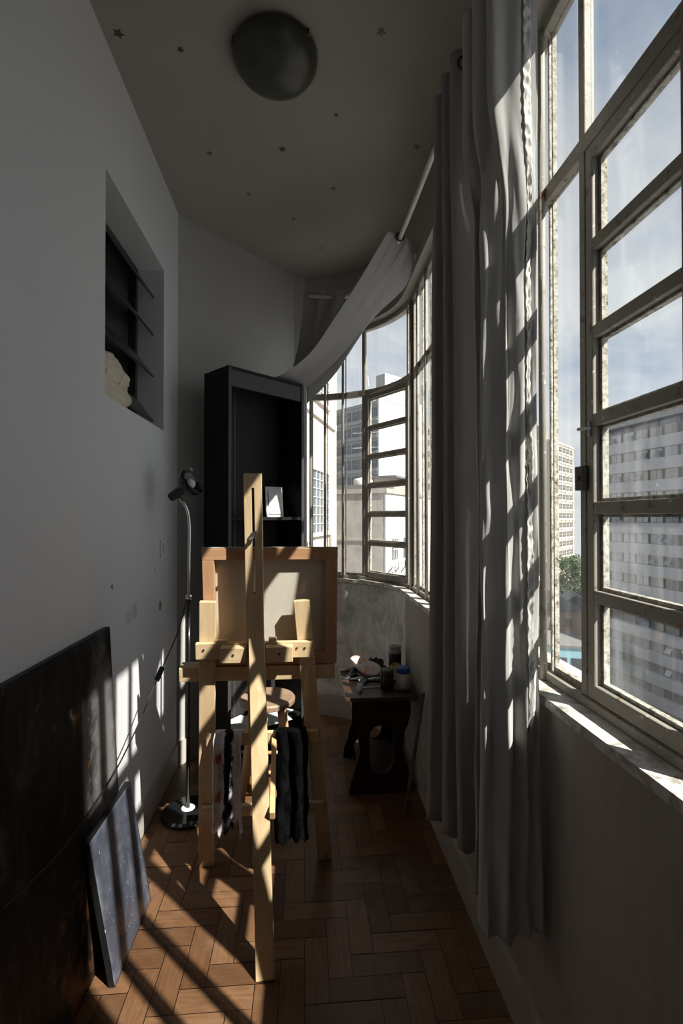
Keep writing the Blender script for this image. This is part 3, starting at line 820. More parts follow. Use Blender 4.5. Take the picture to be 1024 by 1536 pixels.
# rear prop leg towards the camera
m = M(); m.bar((-.118, 1.495, 0), (-.176, 1.800, .955), .056, .026, (1, 0, 0)); m.build('prop_leg', 'pine', es, bevel=.002)
# cross rails
def rail(name, x0, x1, z, h, t, y, mat='pine_across', **kw):
    m = M(); m.bar((x0, y, z), (x1, y, z), h, t, (0, -.142, 1)); return m.build(name, mat, es, bevel=.002, **kw)
rl = rail('cross_rail', -.405, .034, .900, .062, .020, legy(.9) - .021 - .003)
for x in (-.375, .0, -.03):
    m = M(); m.tube([(x, legy(.905) - .0335, .905), (x, legy(.905) - .0365, .905)], .0045, 8); m.build('screw', 'steel_dark', rl)
for x, w in ((-.262, .095), (-.094, .10)):
    bl = rail('hinge_block', x - w / 2, x + w / 2, .893, .058, .034, legy(.893) - .052)
    m = M(); m.tube([(x, legy(.893) - .068, .893), (x, legy(.893) - .071, .893)], .005, 8); m.build('screw', 'steel_dark', bl)
rail('wedge', -.33, -.29, .936, .012, .018, legy(.936) - .023); rail('wedge', -.135, -.105, .938, .016, .018, legy(.938) - .023)
rail('canvas_ledge', -.480, .118, .797, .055, .060, legy(.797) + .044)
rail('cross_rail', -.376, .052, .545, .050, .018, legy(.535) - .021)
rail('cross_rail', -.40, .075, .245, .045, .018, legy(.245) - .021)
m = M(); m.bar((-.118, 1.912, .545), (-.105, 1.60, .425), .018, .03, (1, 0, 0)); m.build('prop_stay', 'pine_depth', es, bevel=.002)
m = M(); m.bar((-.1435, 1.615, .33), (-.1415, 1.638, .40), .012, .016, (1, 0, 0)); m.build('stay_shadow', 'steel_dark', es)  # dark sliver standing in for the shadow beside the stay

# canvas on the easel
cv = thing('canvas', (-.13, 1.92, .825), 'stretched canvas seen from its back, resting on the pine easel', 'canvas')
def cp(x, z, d): return Vector((x, legy(z) + .016 + d, z))
def cbar(x0, z0, x1, z1, w, mat, name='stretcher_bar'):
    m = M(); sd = (0, -.142, 1) if abs(z1 - z0) < .01 else (1, 0, 0)
    m.bar(cp(x0, z0, .017), cp(x1, z1, .017), w, .030, sd); return m.build(name, mat, cv, bevel=.002)
x0, x1, z0, z1, w = -.383, .124, .828, 1.284, .044
cbar(x0, z1 - w / 2, x1, z1 - w / 2, w, 'stretcher_wood'); cbar(x0, z0 + w / 2, x1, z0 + w / 2, w, 'stretcher_wood')
cbar(x0 + w / 2, z0 + w, x0 + w / 2, z1 - w, w, 'stretcher_upright'); cbar(x1 - w / 2, z0 + w, x1 - w / 2, z1 - w, w, 'stretcher_upright')
m = M()
P = [cp(x, z, d) for z in (z0, z1) for (x, d) in ((x0, .032), (x1, .032), (x1, .035), (x0, .035))]; m.quadbox(P)
m.build('canvas_cloth', 'canvas_back', cv)
m = M()
for (a, c) in (((x0 - .002, z0 - .0), (x0, z1)), ((x1, z0), (x1 + .002, z1))):
    m.quadbox([cp(x, z, d) for z in (a[1], c[1]) for (x, d) in ((a[0], .008), (c[0], .008), (c[0], .035), (a[0], .035))])
m.quadbox([cp(x, z, d) for z in (z1, z1 + .002) for (x, d) in ((x0, .006), (x1, .006), (x1, .035), (x0, .035))])
m.build('cloth_edge', 'canvas_back', cv)

# cloths over the lower rail
def rag(name, xc, w, ztop, zbot, mat, label, seed, ragged):
    yr = legy(.56) - .036
    def fn(u, v):
        x = xc + (u - .5) * w * (1 + .12 * v) + .012 * noise.noise(Vector((v * 4, seed, 1)))
        L = ztop - zbot
        if v < .16:
            a = v / .16
            z = ztop - .05 * (1 - a) ** 1.2 + .0; y = yr + .036 * (1 - a) + .0
            if a > .55: y = yr + .036 * (1 - a); z = ztop - .004 * (1 - a)
        else:
            a = (v - .16) / .84
            rr = ragged * (noise.noise(Vector((u * 6, seed, 7))) + .5 * noise.noise(Vector((u * 15, seed, 3)))) * a ** 2
            z = ztop - a * (L + rr); y = yr - .004 - .016 * a
            y -= .012 * math.sin(u * 11 + seed) * min(1, a * 3 + .2) + .014 * (noise.noise(Vector((u * 4, a * 3, seed))) + .5)
            x += .008 * noise.noise(Vector((u * 3, a * 6, seed + 4)))
        return (x, y, z)
    m = M(); m.grid(34, 60, fn)
    return m.build(name, mat, origin=(xc, yr, ztop), smooth=True, solid=.005, label=label, cat='cloth', group='rags hung on the easel rail')
rag('cloth', -.287, .098, .582, .235, 'cloth_stained', 'black and white paint rag with red stains hanging on the easel', 2.3, .06)
rag('cloth', -.048, .112, .584, .175, 'cloth_black', 'plain black rag hanging on the right side of the easel', 6.1, .03)

# ------------------------------------------------------------------ stool
SX, SY, SZ = -.186, 2.46, .50
st = thing('stool', (SX, SY, 0), 'round wooden stool with four splayed legs behind the easel', 'stool')
m = M(); m.lathe([(.0, -.034), (.125, -.034), (.137, -.028), (.138, -.008), (.132, 0), (.0, 0)], (SX, SY, SZ), 36); m.build('seat', 'stool_seat_wood', st, smooth=False, bevel=.002)
for i in range(4):
    a = R(45 + 90 * i); d = Vector((math.cos(a), math.sin(a), 0))
    m = M(); m.tube([Vector((SX, SY, 0)) + d * .165, Vector((SX, SY, 0)) + d * .135 + Vector((0, 0, .2)), Vector((SX, SY, SZ - .034)) + d * .098], [.014, .018, .017], 12); m.build('leg', 'stool_wood', st, smooth=True)
for i in range(4):
    a, b = R(45 + 90 * i), R(135 + 90 * i); z = .17 + .02 * (i % 2)
    m = M(); m.tube([(SX + .14 * math.cos(a), SY + .14 * math.sin(a), z), (SX + .14 * math.cos(b), SY + .14 * math.sin(b), z)], .009, 8); m.build('stretcher', 'stool_wood', st, smooth=True)

# ------------------------------------------------------------------ floor lamp
LX, LY = -.546, 2.338
fl = thing('floor_lamp', (LX, LY, 0), 'black and chrome reading floor lamp with round base by the left wall', 'floor lamp')
m = M(); m.lathe([(.0, 0), (.118, 0), (.122, .006), (.122, .018), (.112, .026), (.03, .032), (.0, .032)], (LX, LY, 0), 48); m.build('base', 'black_enamel', fl)
m = M(); m.lathe([(.0, .0), (.032, .0), (.030, .004), (.0, .005)], (LX, LY, .0305), 24); m.build('base_plate', 'white_plastic', fl)
m = M(); m.tube([(LX, LY, .033), (LX, LY, 1.02)], .0085, 12); m.build('pole', 'black_enamel', fl, smooth=True)
m = M(); m.lathe([(0, 0), (.016, 0), (.016, .022), (.0, .024)], (LX, LY, 1.012), 16); m.build('collar', 'chrome', fl, smooth=True)
m = M(); m.tube([catmull([(LX, LY, 1.03), (LX, LY, 1.2), (LX + .001, LY, 1.36), (LX - .012, LY - .002, 1.44), (LX - .045, LY - .004, 1.492)], i / 24) for i in range(25)], .0072, 12); m.build('gooseneck', 'chrome', fl, smooth=True)
ax = Vector((.80, -.18, .56)).normalized(); o = Vector((LX - .088, LY, 1.490))
hd = M(); hd.lathe([(.0, 0), (.017, .0), (.0215, .006), (.0215, .072), (.024, .078), (.046, .088), (.060, .108), (.066, .135), (.064, .135), (.058, .110), (.042, .092), (.0, .085)], o, 32, tuple(ax)); hd = hd.build('lamp_head', 'black_enamel', fl, smooth=True)
m = M(); m.lathe([(0, .09), (.014, .092), (.024, .112), (.026, .124), (.018, .138), (.0, .143)], o, 20, tuple(ax)); m.build('bulb', 'white_plastic', hd, smooth=True)
sd = ax.cross(Vector((0, 1, 0))).normalized()
m = M(); q = o + ax * .120 + Vector((-.01, -.01, .078)) * .75; m.lathe([(0, 0), (.011, 0), (.011, .02), (0, .02)], q, 14, (.75, -.3, .3)); m.build('switch_knob', 'grey_metal', hd)
# its flex with the inline switch
ck = thing('power_cord', (LX - .012, LY - .008, 1.01), 'black lamp flex with inline switch sloping down to the dark painting', 'power cord')
cpts = [(LX - .008, LY - .007, 1.015), (-.575, 2.25, .875), (-.612, 2.10, .735), (-.640, 1.93, .60), (-.648, 1.74, .53), (-.640, 1.50, .52), (-.636, 1.30, .53), (-.650, 1.10, .555)]
m = M(); m.tube([catmull(cpts, i / 60) for i in range(61)], .0026, 6); m.build('cable', 'cord_black', ck, smooth=True)
pa, pb = catmull(cpts, .262), catmull(cpts, .305); m = M(); m.bar(pa, pb, .020, .015, (1, 0, 0)); m.build('switch', 'black_plastic', ck, bevel=.003)

# ------------------------------------------------------------------ paintings against the left wall
pt = thing('painting', (-.68, 1.36, 0), 'large dark abstract painting leaning on the left wall', 'painting')
def lp(y, z, d): 
    x = -.640 + (-.698 - -.640) * z / 1.008 + d; return Vector((x, y, z))
ya, yb = .50, 1.79
m = M(); m.quadbox([lp(y, z, d) for z in (.0, 1.006) for (y, d) in ((ya, .0), (yb, .0), (yb, -.020), (ya, -.020))]); m.build('stretcher', 'cord_black', pt)
def lpg(u, v):
    y = ya + (yb - ya) * u; z = .001 + 1.007 * v; return lp(y, z, .0025 + .0015 * noise.noise(Vector((y * 12, z * 12, 0))))
m = M(); m.grid(50, 40, lpg); m.build('painted_canvas', 'dark_painting', pt, smooth=True, solid=.002)
m = M(); m.quadbox([lp(y, z, d) for z in (.0, 1.008) for (y, d) in ((yb, .003), (yb + .002, .003), (yb + .002, -.016), (yb, -.016))]); m.build('canvas_edge', 'black_plastic', pt)

sp = thing('painting', (-.565, 1.66, 0), 'small blue grey painting leaning on the large dark one', 'painting')
def s2(y, z, d):
    k = z / .43; x = -.562 + (-.638 - -.562) * k + d
    yy = y - .055 * k * 0 ; return Vector((x, yy, z))
yc, yd = 1.50, 1.835
m = M(); m.quadbox([s2(y, z, d) for z in (.0, .43) for (y, d) in ((yc, -.002), (yd, -.002), (yd, -.018), (yc, -.018))]); m.build('stretcher', 'cord_black', sp)
m = M(); m.grid(30, 40, lambda u, v: s2(yc + (yd - yc) * u, .43 * v, .0005 + .0012 * noise.noise(Vector((u * 9, v * 9, 2))))); m.build('painted_canvas', 'blue_painting', sp, smooth=True, solid=.002)
m = M(); m.quadbox([s2(y, z, d) for z in (.0, .431) for (y, d) in ((yd, .001), (yd + .002, .001), (yd + .002, -.018), (yd, -.018))]); m.build('canvas_edge', 'blue_painting', sp)

# socket on the left wall
so = thing('wall_socket', (XL, 2.512, 1.243), 'white wall socket plate on the left wall above the lamp flex', 'socket')
m = M(); m.box((XL, 2.472, 1.200), (XL + .008, 2.552, 1.286)); m.build('plate', 'white_plastic', so, bevel=.003)
m = M(); m.box((XL + .008, 2.497, 1.218), (XL + .011, 2.527, 1.268)); m.build('insert', 'jar_white', so, bevel=.001)

# ------------------------------------------------------------------ small table with cut-out slab ends
TX0, TX1, TY0, TY1, TZ = .222, .575, 2.44, 2.86, .50
tb = thing('side_table', ((TX0 + TX1) / 2, (TY0 + TY1) / 2, 0), 'small dark wooden side table with arched cut-out ends by the parapet', 'side table')
m = M(); m.box((TX0 - .02, TY0 - .04, TZ - .022), (TX1 - .003, TY1 + .02, TZ)); m.build('tabletop', 'dark_wood_top', tb, bevel=.004)
def slab(y0, y1):
    xc = (TX0 + TX1 - .02) / 2; m = M(); H = TZ - .022
    prof = [(0, .165), (.05, .158), (.12, .135), (.22, .112), (.30, .118), (.36, .14), (.40, .150), (H, .150)]
    hole = lambda z: 0 if (z < .10 or z > .345) else (.062 * math.sqrt(max(0, 1 - ((z - .17) / .07) ** 2)) if z < .17 else (.062 if z < .285 else .062 * math.sqrt(max(0, 1 - ((z - .285) / .06) ** 2))))
    def half(z):
        for (a, wa), (b, wb) in zip(prof[:-1], prof[1:]):
            if a <= z <= b: f = (z - a) / (b - a); f = f * f * (3 - 2 * f); return wa + (wb - wa) * f
        return prof[-1][1]
    zs = sorted(set([0, .03, .06, H] + [.10 + .245 * i / 26 for i in range(27)] + [.36, .38, .40, .43]))
    for z0_, z1_ in zip(zs[:-1], zs[1:]):
        h0, h1, w0_, w1_ = hole(z0_), hole(z1_), half(z0_), half(z1_)
        if z0_ < .012 and False: pass
        for sgn in (-1, 1):
            if h0 < 1e-4 and h1 < 1e-4 and sgn == 1: continue
            xs = [(-w0_, w0_), (-w1_, w1_)] if (h0 < 1e-4 and h1 < 1e-4) else ([(-w0_, -h0), (-w1_, -h1)] if sgn < 0 else [(h0, w0_), (h1, w1_)])
            P = [(xc + xs[0][0], y0, z0_), (xc + xs[0][1], y0, z0_), (xc + xs[0][1], y1, z0_), (xc + xs[0][0], y1, z0_),
                 (xc + xs[1][0], y0, z1_), (xc + xs[1][1], y0, z1_), (xc + xs[1][1], y1, z1_), (xc + xs[1][0], y1, z1_)]
            m.quadbox(P)
    return m.build('end_panel', 'dark_wood', tb)
slab(TY0, TY0 + .022); slab(TY1 - .03, TY1 - .008)
m = M(); m.box((TX0 + .02, TY0 + .022, TZ - .09), (TX0 + .036, TY1 - .03, TZ - .022)); m.build('apron', 'wood_pink', tb)
m = M(); m.box((TX1 - .058, TY0 + .022, TZ - .09), (TX1 - .042, TY1 - .03, TZ - .022)); m.build('apron', 'dark_wood', tb)
m = M(); m.box((TX0 + .06, TY0 + .022, .085), (TX1 - .08, TY1 - .03, .10)); m.build('low_shelf', 'dark_wood', tb, bevel=.002)
m = M(); m.lathe([(0, 0), (.012, .0), (.013, .012), (.006, .018), (0, .018)], (TX0 + .02, TY0 + .12, TZ - .055), 14, (-1, 0, 0)); m.build('knob', 'chrome', tb, smooth=True)

def jar(name, x, y, r, h, body, lid, label, lidh=.02, band=None, z=TZ, cat='jar'):
    j = thing(name, (x, y, z), label, cat)
    m = M(); m.lathe([(0, 0), (r * .94, 0), (r, .004), (r, h - .012), (r * .86, h - .003), (r * .84, h), (0, h)], (x, y, z), 28); m.build('body', body, j, smooth=True)
    m = M(); m.lathe([(0, 0), (r * .95, 0), (r * .98, .003), (r * .98, lidh - .003), (r * .92, lidh), (0, lidh)], (x, y, z + h - .002), 28); m.build('lid', lid, j, smooth=True)
    if band:
        m = M(); m.lathe([(r * .9, h * .3), (r + .001, h * .3), (r + .001, h * .82), (r * .9, h * .82)], (x, y, z), 28); m.build('paper_label', band, j, smooth=True)
    return j
jar('paint_jar', .430, 2.515, .036, .086, 'jar_black', 'lid_grey', 'black paint jar with flat lid at the front of the side table')
jar('paint_jar', .520, 2.535, .038, .082, 'jar_white', 'lid_blue', 'white paint jar with a blue lid on the side table', .026)
jar('paint_jar', .525, 2.80, .036, .135, 'jar_grey', 'jar_grey', 'pale jar with black label at the back of the side table', .016, 'label_black')
bt = thing('small_bottle', (.285, 2.50, TZ), 'tiny white bottle with narrow neck at the front left of the side table', 'bottle')
m = M(); m.lathe([(0, 0), (.013, 0), (.014, .003), (.014, .034), (.007, .042), (0, .042)], (.285, 2.50, TZ), 18); m.build('body', 'paper_white', bt, smooth=True)
m = M(); m.lathe([(0, 0), (.0075, 0), (.007, .018), (0, .018)], (.285, 2.50, TZ + .041), 14); m.build('cap', 'jar_white', bt, smooth=True)
# palette propped over the tubes
pl = thing('palette', (.345, 2.76, TZ + .05), 'painter\'s palette covered in pink and orange paint on the side table', 'palette')
def palp(t, rr):
    a = t * 2 * math.pi; r = .088 * (1 + .18 * math.cos(a * 2 + .5) + .08 * math.sin(a * 3)) * rr
    return r * math.cos(a), r * .72 * math.sin(a)
def pal3(px, py, h): return Vector((.345 + px * .85 + py * .3, 2.72 + py * .75 - px * .2, TZ + .056 + py * .5 - px * .25 + h))
m = M(); poly = [palp(i / 40, 1) for i in range(40)]; m.prism(poly, lambda a, b: pal3(a, b, 0), lambda a, b: pal3(a, b, .005)); m.build('board', 'wood_pink', pl)
m = M(); m.grid(40, 6, lambda u, v: pal3(*palp(u, .92 * (1 - v)), .0055 + .004 * v + .004 * abs(noise.noise(Vector((u * 9, v * 5, 1)))))); m.build('paint', 'palette_paint', pl, smooth=True)
# paint tubes heaped around
TUBES = [(.25, 2.70, .012, .35, .09, 'jar_black', 'black paint tube at the left edge of the side table'),
         (.285, 2.665, .011, -.5, .085, 'tube_white', 'white paint tube lying left of the palette'),
         (.262, 2.755, .012, 1.2, .08, 'tube_blue', 'dark blue paint tube at the left under the palette'),
         (.355, 2.645, .011, -.2, .10, 'tube_metal', 'crumpled silver paint tube in front of the palette'),
         (.425, 2.675, .013, .5, .10, 'jar_black', 'black paint tube behind the black jar'),
         (.45, 2.625, .010, -.3, .08, 'tube_metal', 'silver paint tube right of the palette'),
         (.28, 2.83, .013, .2, .12, 'jar_black', 'long black paint tube at the back of the side table'),
         (.315, 2.60, .010, .9, .07, 'tube_blue', 'short blue paint tube behind the tiny white bottle')]
for (x, y, r, a, L, mt, lab) in TUBES:
    t = thing('paint_tube', (x, y, TZ), lab, 'paint tube', group='paint tubes on the side table')
    d = Vector((math.cos(a), math.sin(a), 0)); nn = Vector((-d.y, d.x, 0))
    m = M()
    def tub(u, v):
        an = 2 * math.pi * u; k = v; rx = r * (1 + .25 * (1 - k)); rz = r * (.12 + .88 * min(1, k * 1.25))
        return Vector((x, y, TZ + r + .0005)) + d * (L * (v - .5)) + nn * (rx * math.cos(an)) + Vector((0, 0, rz * math.sin(an) - (r - rz) * .95))
    m.grid(16, 8, tub); m.build('body', mt, t, smooth=True)
    m = M(); m.lathe([(0, -.004), (r * .9, 0), (r * .5, .004), (r * .55, .005), (r * .55, .016), (0, .016)], Vector((x, y, TZ + r)) + d * (L / 2), 12, tuple(d)); m.build('cap', 'black_plastic' if mt != 'jar_black' else 'white_plastic', t, smooth=True)
def brush(x, y, a, L, mt, lab, z=TZ + .005):
    b = thing('paintbrush', (x, y, z), lab, 'paintbrush', group='brushes on the side table')
    d = Vector((math.cos(a), math.sin(a), 0)); o = Vector((x, y, z))
    m = M(); m.tube([o - d * L / 2, o, o + d * L * .3], [.002, .0042, .003], 8); m.build('handle', mt, b, smooth=True)
    m = M(); m.tube([o + d * L * .3, o + d * L * .4], .0038, 8); m.build('ferrule', 'tube_metal', b, smooth=True)
    m = M(); m.tube([o + d * L * .4, o + d * L * .46, o + d * L * .52], [.0036, .0045, .001], 8); m.build('bristles', 'bristle', b, smooth=True)
brush(.345, 2.535, .05, .16, 'paper_white', 'white handled brush lying beside the tiny bottle')
brush(.475, 2.475, 2.75, .15, 'black_plastic', 'black handled brush lying at the front right of the side table')
m = M()
m.grid(24, 14, lambda u, v: (.515 + .055 * math.cos(u * 6.283) * (1 - v * .8), 2.70 + .05 * math.sin(u * 6.283) * (1 - v * .8), TZ + .001 + (.055 + .03 * noise.noise(Vector((u * 5, v * 3, 1)))) * min(1, v * 2.2)))
m.build('rag', 'rag_yellow', origin=(.515, 2.70, TZ), smooth=True, label='crumpled yellow rag behind the blue lidded jar', cat='rag')
m = M()
m.grid(30, 16, lambda u, v: (.40 + (.085 + .03 * noise.noise(Vector((math.cos(u * 6.283) * 2, math.sin(u * 6.283) * 2, v * 3)))) * math.cos(u * 6.283) * (1 - v ** 2 * .85), 2.80 + .05 * math.sin(u * 6.283) * (1 - v ** 2 * .85), TZ + .001 + .075 * v * (1 + .35 * noise.noise(Vector((u * 7, v * 4, 9))))))
m.build('plastic_bag', 'jar_black', origin=(.40, 2.80, TZ), smooth=True, label='crumpled black plastic bag behind the palette on the side table', cat='bag')
# things stored on the low shelf of the table
bx = thing('tin', (.30, 2.62, .10), 'small grey tin on the low shelf of the side table', 'tin')
m = M(); m.lathe([(0, 0), (.035, 0), (.035, .08), (.033, .082), (0, .082)], (.31, 2.62, .10), 20); m.build('body', 'grey_metal', bx, smooth=True)
m = M(); m.lathe([(0, 0), (.030, 0), (.030, .006), (0, .006)], (.31, 2.62, .18), 20); m.build('lid', 'tube_metal', bx, smooth=True)

# grey strut leaning on the parapet right of the table
m = M(); m.bar((.474, 2.262, .004), (.566, 2.285, .56), .017, .012, (1, 0, 0)); m.build('metal_strip', 'grey_metal', origin=(.474, 2.262, 0), bevel=.002, label='grey metal strip leaning on the parapet beside the side table', cat='metal strip')

# ornament on the window ledge, half hidden behind bookcase
og = thing('glass_ornament', (.022, 3.36, SILL), 'small grey glass figure on the far window sill beside the bookcase', 'ornament')
m = M(); m.lathe([(0, 0), (.022, 0), (.024, .02), (.012, .06), (.010, .14), (.020, .17), (.026, .20), (.016, .23), (.006, .26), (0, .265)], (.022, 3.36, SILL), 20); m.build('body', 'grey_metal', og, smooth=True)

# ------------------------------------------------------------------ the city outside
def bld(name, loc, ang, label, cat='building'): return thing(name, loc, label, cat, rz=R(ang))
def wb(root, a, c, name, mat, k=None, **kw):
    m = M(); m.box(a, c); return m.build(name, mat, root, local=True, **kw)
GZ = -30.
def copies(src, places, limit=97, rest_mat=None):
    """place copies of one window part (with its own children) at offsets; past the limit one joined remainder"""
    ch = [c for c in bpy.data.objects if c.parent == src]
    for (p) in places[1:limit]:
        o = src.copy(); COL.objects.link(o); o.location = p
        for c in ch:
            d = c.copy(); COL.objects.link(d); d.parent = o
    src.location = places[0]
    if len(places) > limit:
        m = M(); me = src.data
        for p in places[limit:]:
            b = len(m.v); m.v += [v.co + Vector(p) for v in me.vertices]
            for f in me.polygons: m.f.append([b + i for i in f.vertices]); m.mi.append(f.material_index)
        o = m.build('window', [mm.name for mm in me.materials], src.parent, local=True, kind='stuff')

# A: long office block across the street, banded
A_ = bld('office_block', (46.9, 77.5, GZ), -82.6, 'long grey office block with dark window bands, nearest across the street')
AT = 46.2
wb(A_, (0, .6, 0), (46, 14, AT), 'wall', 'office_recess')
nb = 15
for i in range(nb):
    z = AT - .9 - i * 3.0
    wb(A_, (0, -.1, z - (1.25 if i else 0.2)), (46, .6, z + (.3 if i else .9)), 'spandrel', 'office_concrete')
wb(A_, (-.3, -.1, 0), (0, 14, AT), 'end_wall', 'office_concrete')
m = M(); m.box((0, 0, 0), (2.0, .1, 1.35), 0); m.box((1.0, -.05, 0), (1.06, 0, 1.35), 1); m.box((0, -.05, 1.29), (2.0, 0, 1.35), 1); m.box((0, -.05, 0), (2.0, 0, .06), 1)
pl_ = [(.35 + 2.45 * c, .35, AT - .9 - r * 3.0 - 2.65) for c in range(7) for r in range(14)] + [(.35 + 2.45 * c, .35, AT - .9 - r * 3.0 - 2.65) for c in range(7, 18) for r in range(14)]
random.seed(3)
kinds = {'window_dark': [], 'window_bluegrey': [], 'window_curtained': []}
for p in pl_: kinds[random.choice(['window_dark', 'window_bluegrey', 'window_bluegrey', 'window_curtained', 'window_dark'])].append(p)
for kmat, ps in kinds.items():
    s_ = m.build('window', [kmat, 'office_concrete'], A_, local=True); near = [p for p in ps if p[0] < 17.4]; far_ = [p for p in ps if p[0] >= 17.4]
    copies(s_, near + far_, len(near))
# opened top-hung sashes on some of its windows
m = M(); m.quadbox([(0, .3, 1.3), (.95, .3, 1.3), (.95, .34, 1.3), (0, .34, 1.3), (0, -.35, .25), (.95, -.35, .25), (.95, -.31, .25), (0, -.31, .25)][4:] + [(0, .3, 1.3), (.95, .3, 1.3), (.95, .34, 1.3), (0, .34, 1.3)])
sash = m.build('open_sash', 'window_bluegrey', A_, local=True)
copies(sash, [(p[0] + random.choice((0, 1.0)), p[1] - .1, p[2]) for p in pl_[:98] if random.random() < .34], 60)
random.seed(7)

# B: tall cream residential tower in sun
B_ = bld('apartment_tower', (76.2, 145, GZ), 45.6, 'tall cream apartment tower in sun at the end of the street')
BT = GZ * -1 + 25.2
wb(B_, (0, 0, 0), (26, 16, BT), 'wall', 'cream_facade'); wb(B_, (-.15, 0, 0), (0, 16, BT), 'side_wall', 'cream_shaded')
wb(B_, (-.2, -.3, BT), (26, 16, BT + .5), 'roof_edge', 'cream_facade'); wb(B_, (-.1, 2, BT + .5), (4.0, 9, BT + 3.6), 'roof_house', 'brown_wall')
wb(B_, (.4, 3, BT + 3.6), (3.5, 8, BT + 5.2), 'water_tank', 'office_concrete')
for i in range(14): wb(B_, (0, -.25, BT - 3.1 * i - 3.0), (26, 0, BT - 3.1 * i - 2.7), 'floor_band', 'white_facade')
for c in (3.5, 7.6, 11.7, 15.8, 19.9, 24): wb(B_, (c - .15, -.3, 0), (c + .15, 0, BT), 'pilaster', 'cream_facade')
m = M(); m.box((0, -.08, 0), (2.5, 0, 1.7), 0); m.box((1.2, -.14, 0), (1.3, -.08, 1.7), 1); m.box((0, -.14, .8), (2.5, -.08, .88), 1)
s_ = m.build('window', ['window_dark', 'white_frame'], B_, local=True)
copies(s_, [(.55 + 4.1 * c, 0, BT - 3.1 * r - 2.45) for c in range(6) for r in range(13)], 97)

# D: grey gridded block with white flank
D_ = bld('grey_block', (6.2, 100, GZ), -52.8, 'weathered grey office block with white flank beyond the curved window')
DT = 30 + 24.3
wb(D_, (0, 0, 0), (12.6, 14, DT - 1.5), 'wall', 'grey_facade'); wb(D_, (12.6, -.2, 0), (12.9, 14, DT), 'side_wall', 'white_facade')
wb(D_, (0, -.2, DT - 1.5), (12.6, 14, DT - .9), 'roof_edge', 'grey_facade')
wb(D_, (10.5, 1.5, DT - .9), (12.8, 9, DT + 4.4), 'stair_tower', 'grey_facade'); wb(D_, (12.8, 1.4, DT - .9), (13.0, 9, DT + 4.4), 'tower_flank', 'white_facade')
wb(D_, (12.99, 3.0, DT + 2.0), (13.05, 7, DT + 3.2), 'tower_window', 'office_concrete')
for i in range(9): wb(D_, (0, -.35, DT - 1.5 - 3.2 * i - 3.2), (12.5, 0, DT - 1.5 - 3.2 * i - 2.5), 'balcony_band', 'grey_facade')
m = M(); m.box((0, -.1, 0), (1.9, 0, 1.7), 0); 
for k in range(3): m.box((.6 * k + .05, -.2, 0), (.6 * k + .13, -.1, 1.7), 1)
m.box((0, -.2, .8), (1.9, -.1, .9), 1)
s_ = m.build('window', ['window_bluegrey', 'grey_facade'], D_, local=True)
copies(s_, [(.5 + 2.45 * c, 0, DT - 1.5 - 3.2 * r - 2.3) for c in range(5) for r in range(9)], 97)
m = M(); m.tube([(9.5, .5, DT - 1), (9.5, .5, DT + 2.5), (9.2, .5, DT + 4.4), (8.4, .5, DT + 4.8)], .08, 6); m.build('roof_pipe', 'antenna', D_, local=True)

# E: near beige house on the left of the curved window
E_ = bld('beige_house', (-.6, 12.36, GZ), 73.8, 'sunlit beige house wall filling left side of the curved window')
ET = 30 + 13
wb(E_, (0, 0, 0), (6.18, 9, ET), 'wall', 'beige_facade'); wb(E_, (-.1, -.08, 34.65), (6.2, 0, 34.85), 'ledge', 'beige_facade')
wb(E_, (6.0, -.06, 0), (6.24, 0, ET), 'corner_pilaster', 'beige_facade')
m = M(); m.box((0, -.03, 0), (2.2, 0, 2.0), 0); m.box((-.1, -.08, 2.0), (2.3, 0, 2.12), 1); m.box((-.1, -.10, -.12), (2.3, 0, 0), 1)
for k in range(1, 5): m.box((2.2 / 5 * k - .015, -.06, 0), (2.2 / 5 * k + .015, -.03, 2.0), 2)
for k in range(1, 7): m.box((0, -.06, 2.0 / 7 * k - .015), (2.2, -.03, 2.0 / 7 * k + .015), 2)
s_ = m.build('window', ['window_bluegrey', 'beige_facade', 'white_frame'], E_, local=True)
copies(s_, [(2.9, 0, 30.9), (2.9, 0, 35.3), (2.9, 0, 26.5)], 9)
wb(E_, (5.2, -.05, 30.2), (5.5, 0, 30.9), 'meter_box', 'brown_wall')

# G: low stained building straight ahead, flat roof with hut
G_ = bld('low_building', (1.2, 26.2, GZ), -31, 'low stained beige building with flat roof in front of the grey block')
GT = 30 + 2.75; gw = 3.35
wb(G_, (0, 0, 0), (gw, 8, GT), 'wall', 'low_wall'); wb(G_, (gw, -.02, 0), (gw + .06, 8, GT), 'side_wall', 'low_wall_pale')
wb(G_, (-.05, -.08, GT - .12), (gw + .14, 8, GT + .12), 'parapet_cap', 'low_wall'); wb(G_, (0, -.05, GT - 2.6), (gw + .1, 0, GT - 2.48), 'string_course', 'low_wall')
wb(G_, (gw - 1.1, 1.2, GT), (gw + .05, 4.5, GT + .75), 'roof_hut', 'low_wall'); wb(G_, (gw - 1.3, .9, GT + .75), (gw + .3, 4.8, GT + .86), 'hut_roof', 'concrete_dark')
m = M(); m.box((gw + .06, 0, 0), (gw + .09, .75, 1.1), 0)
for k in range(3): m.box((gw + .085, .25 * k, 0), (gw + .11, .25 * k + .05, 1.1), 1)
m.box((gw + .085, 0, .5), (gw + .11, .75, .57), 1)
s_ = m.build('window', ['window_dark', 'low_wall_pale'], G_, local=True); copies(s_, [(0, .9, GT - 3.6), (0, 2.6, GT - 3.6), (0, 4.3, GT - 3.6)], 9)
m = M()
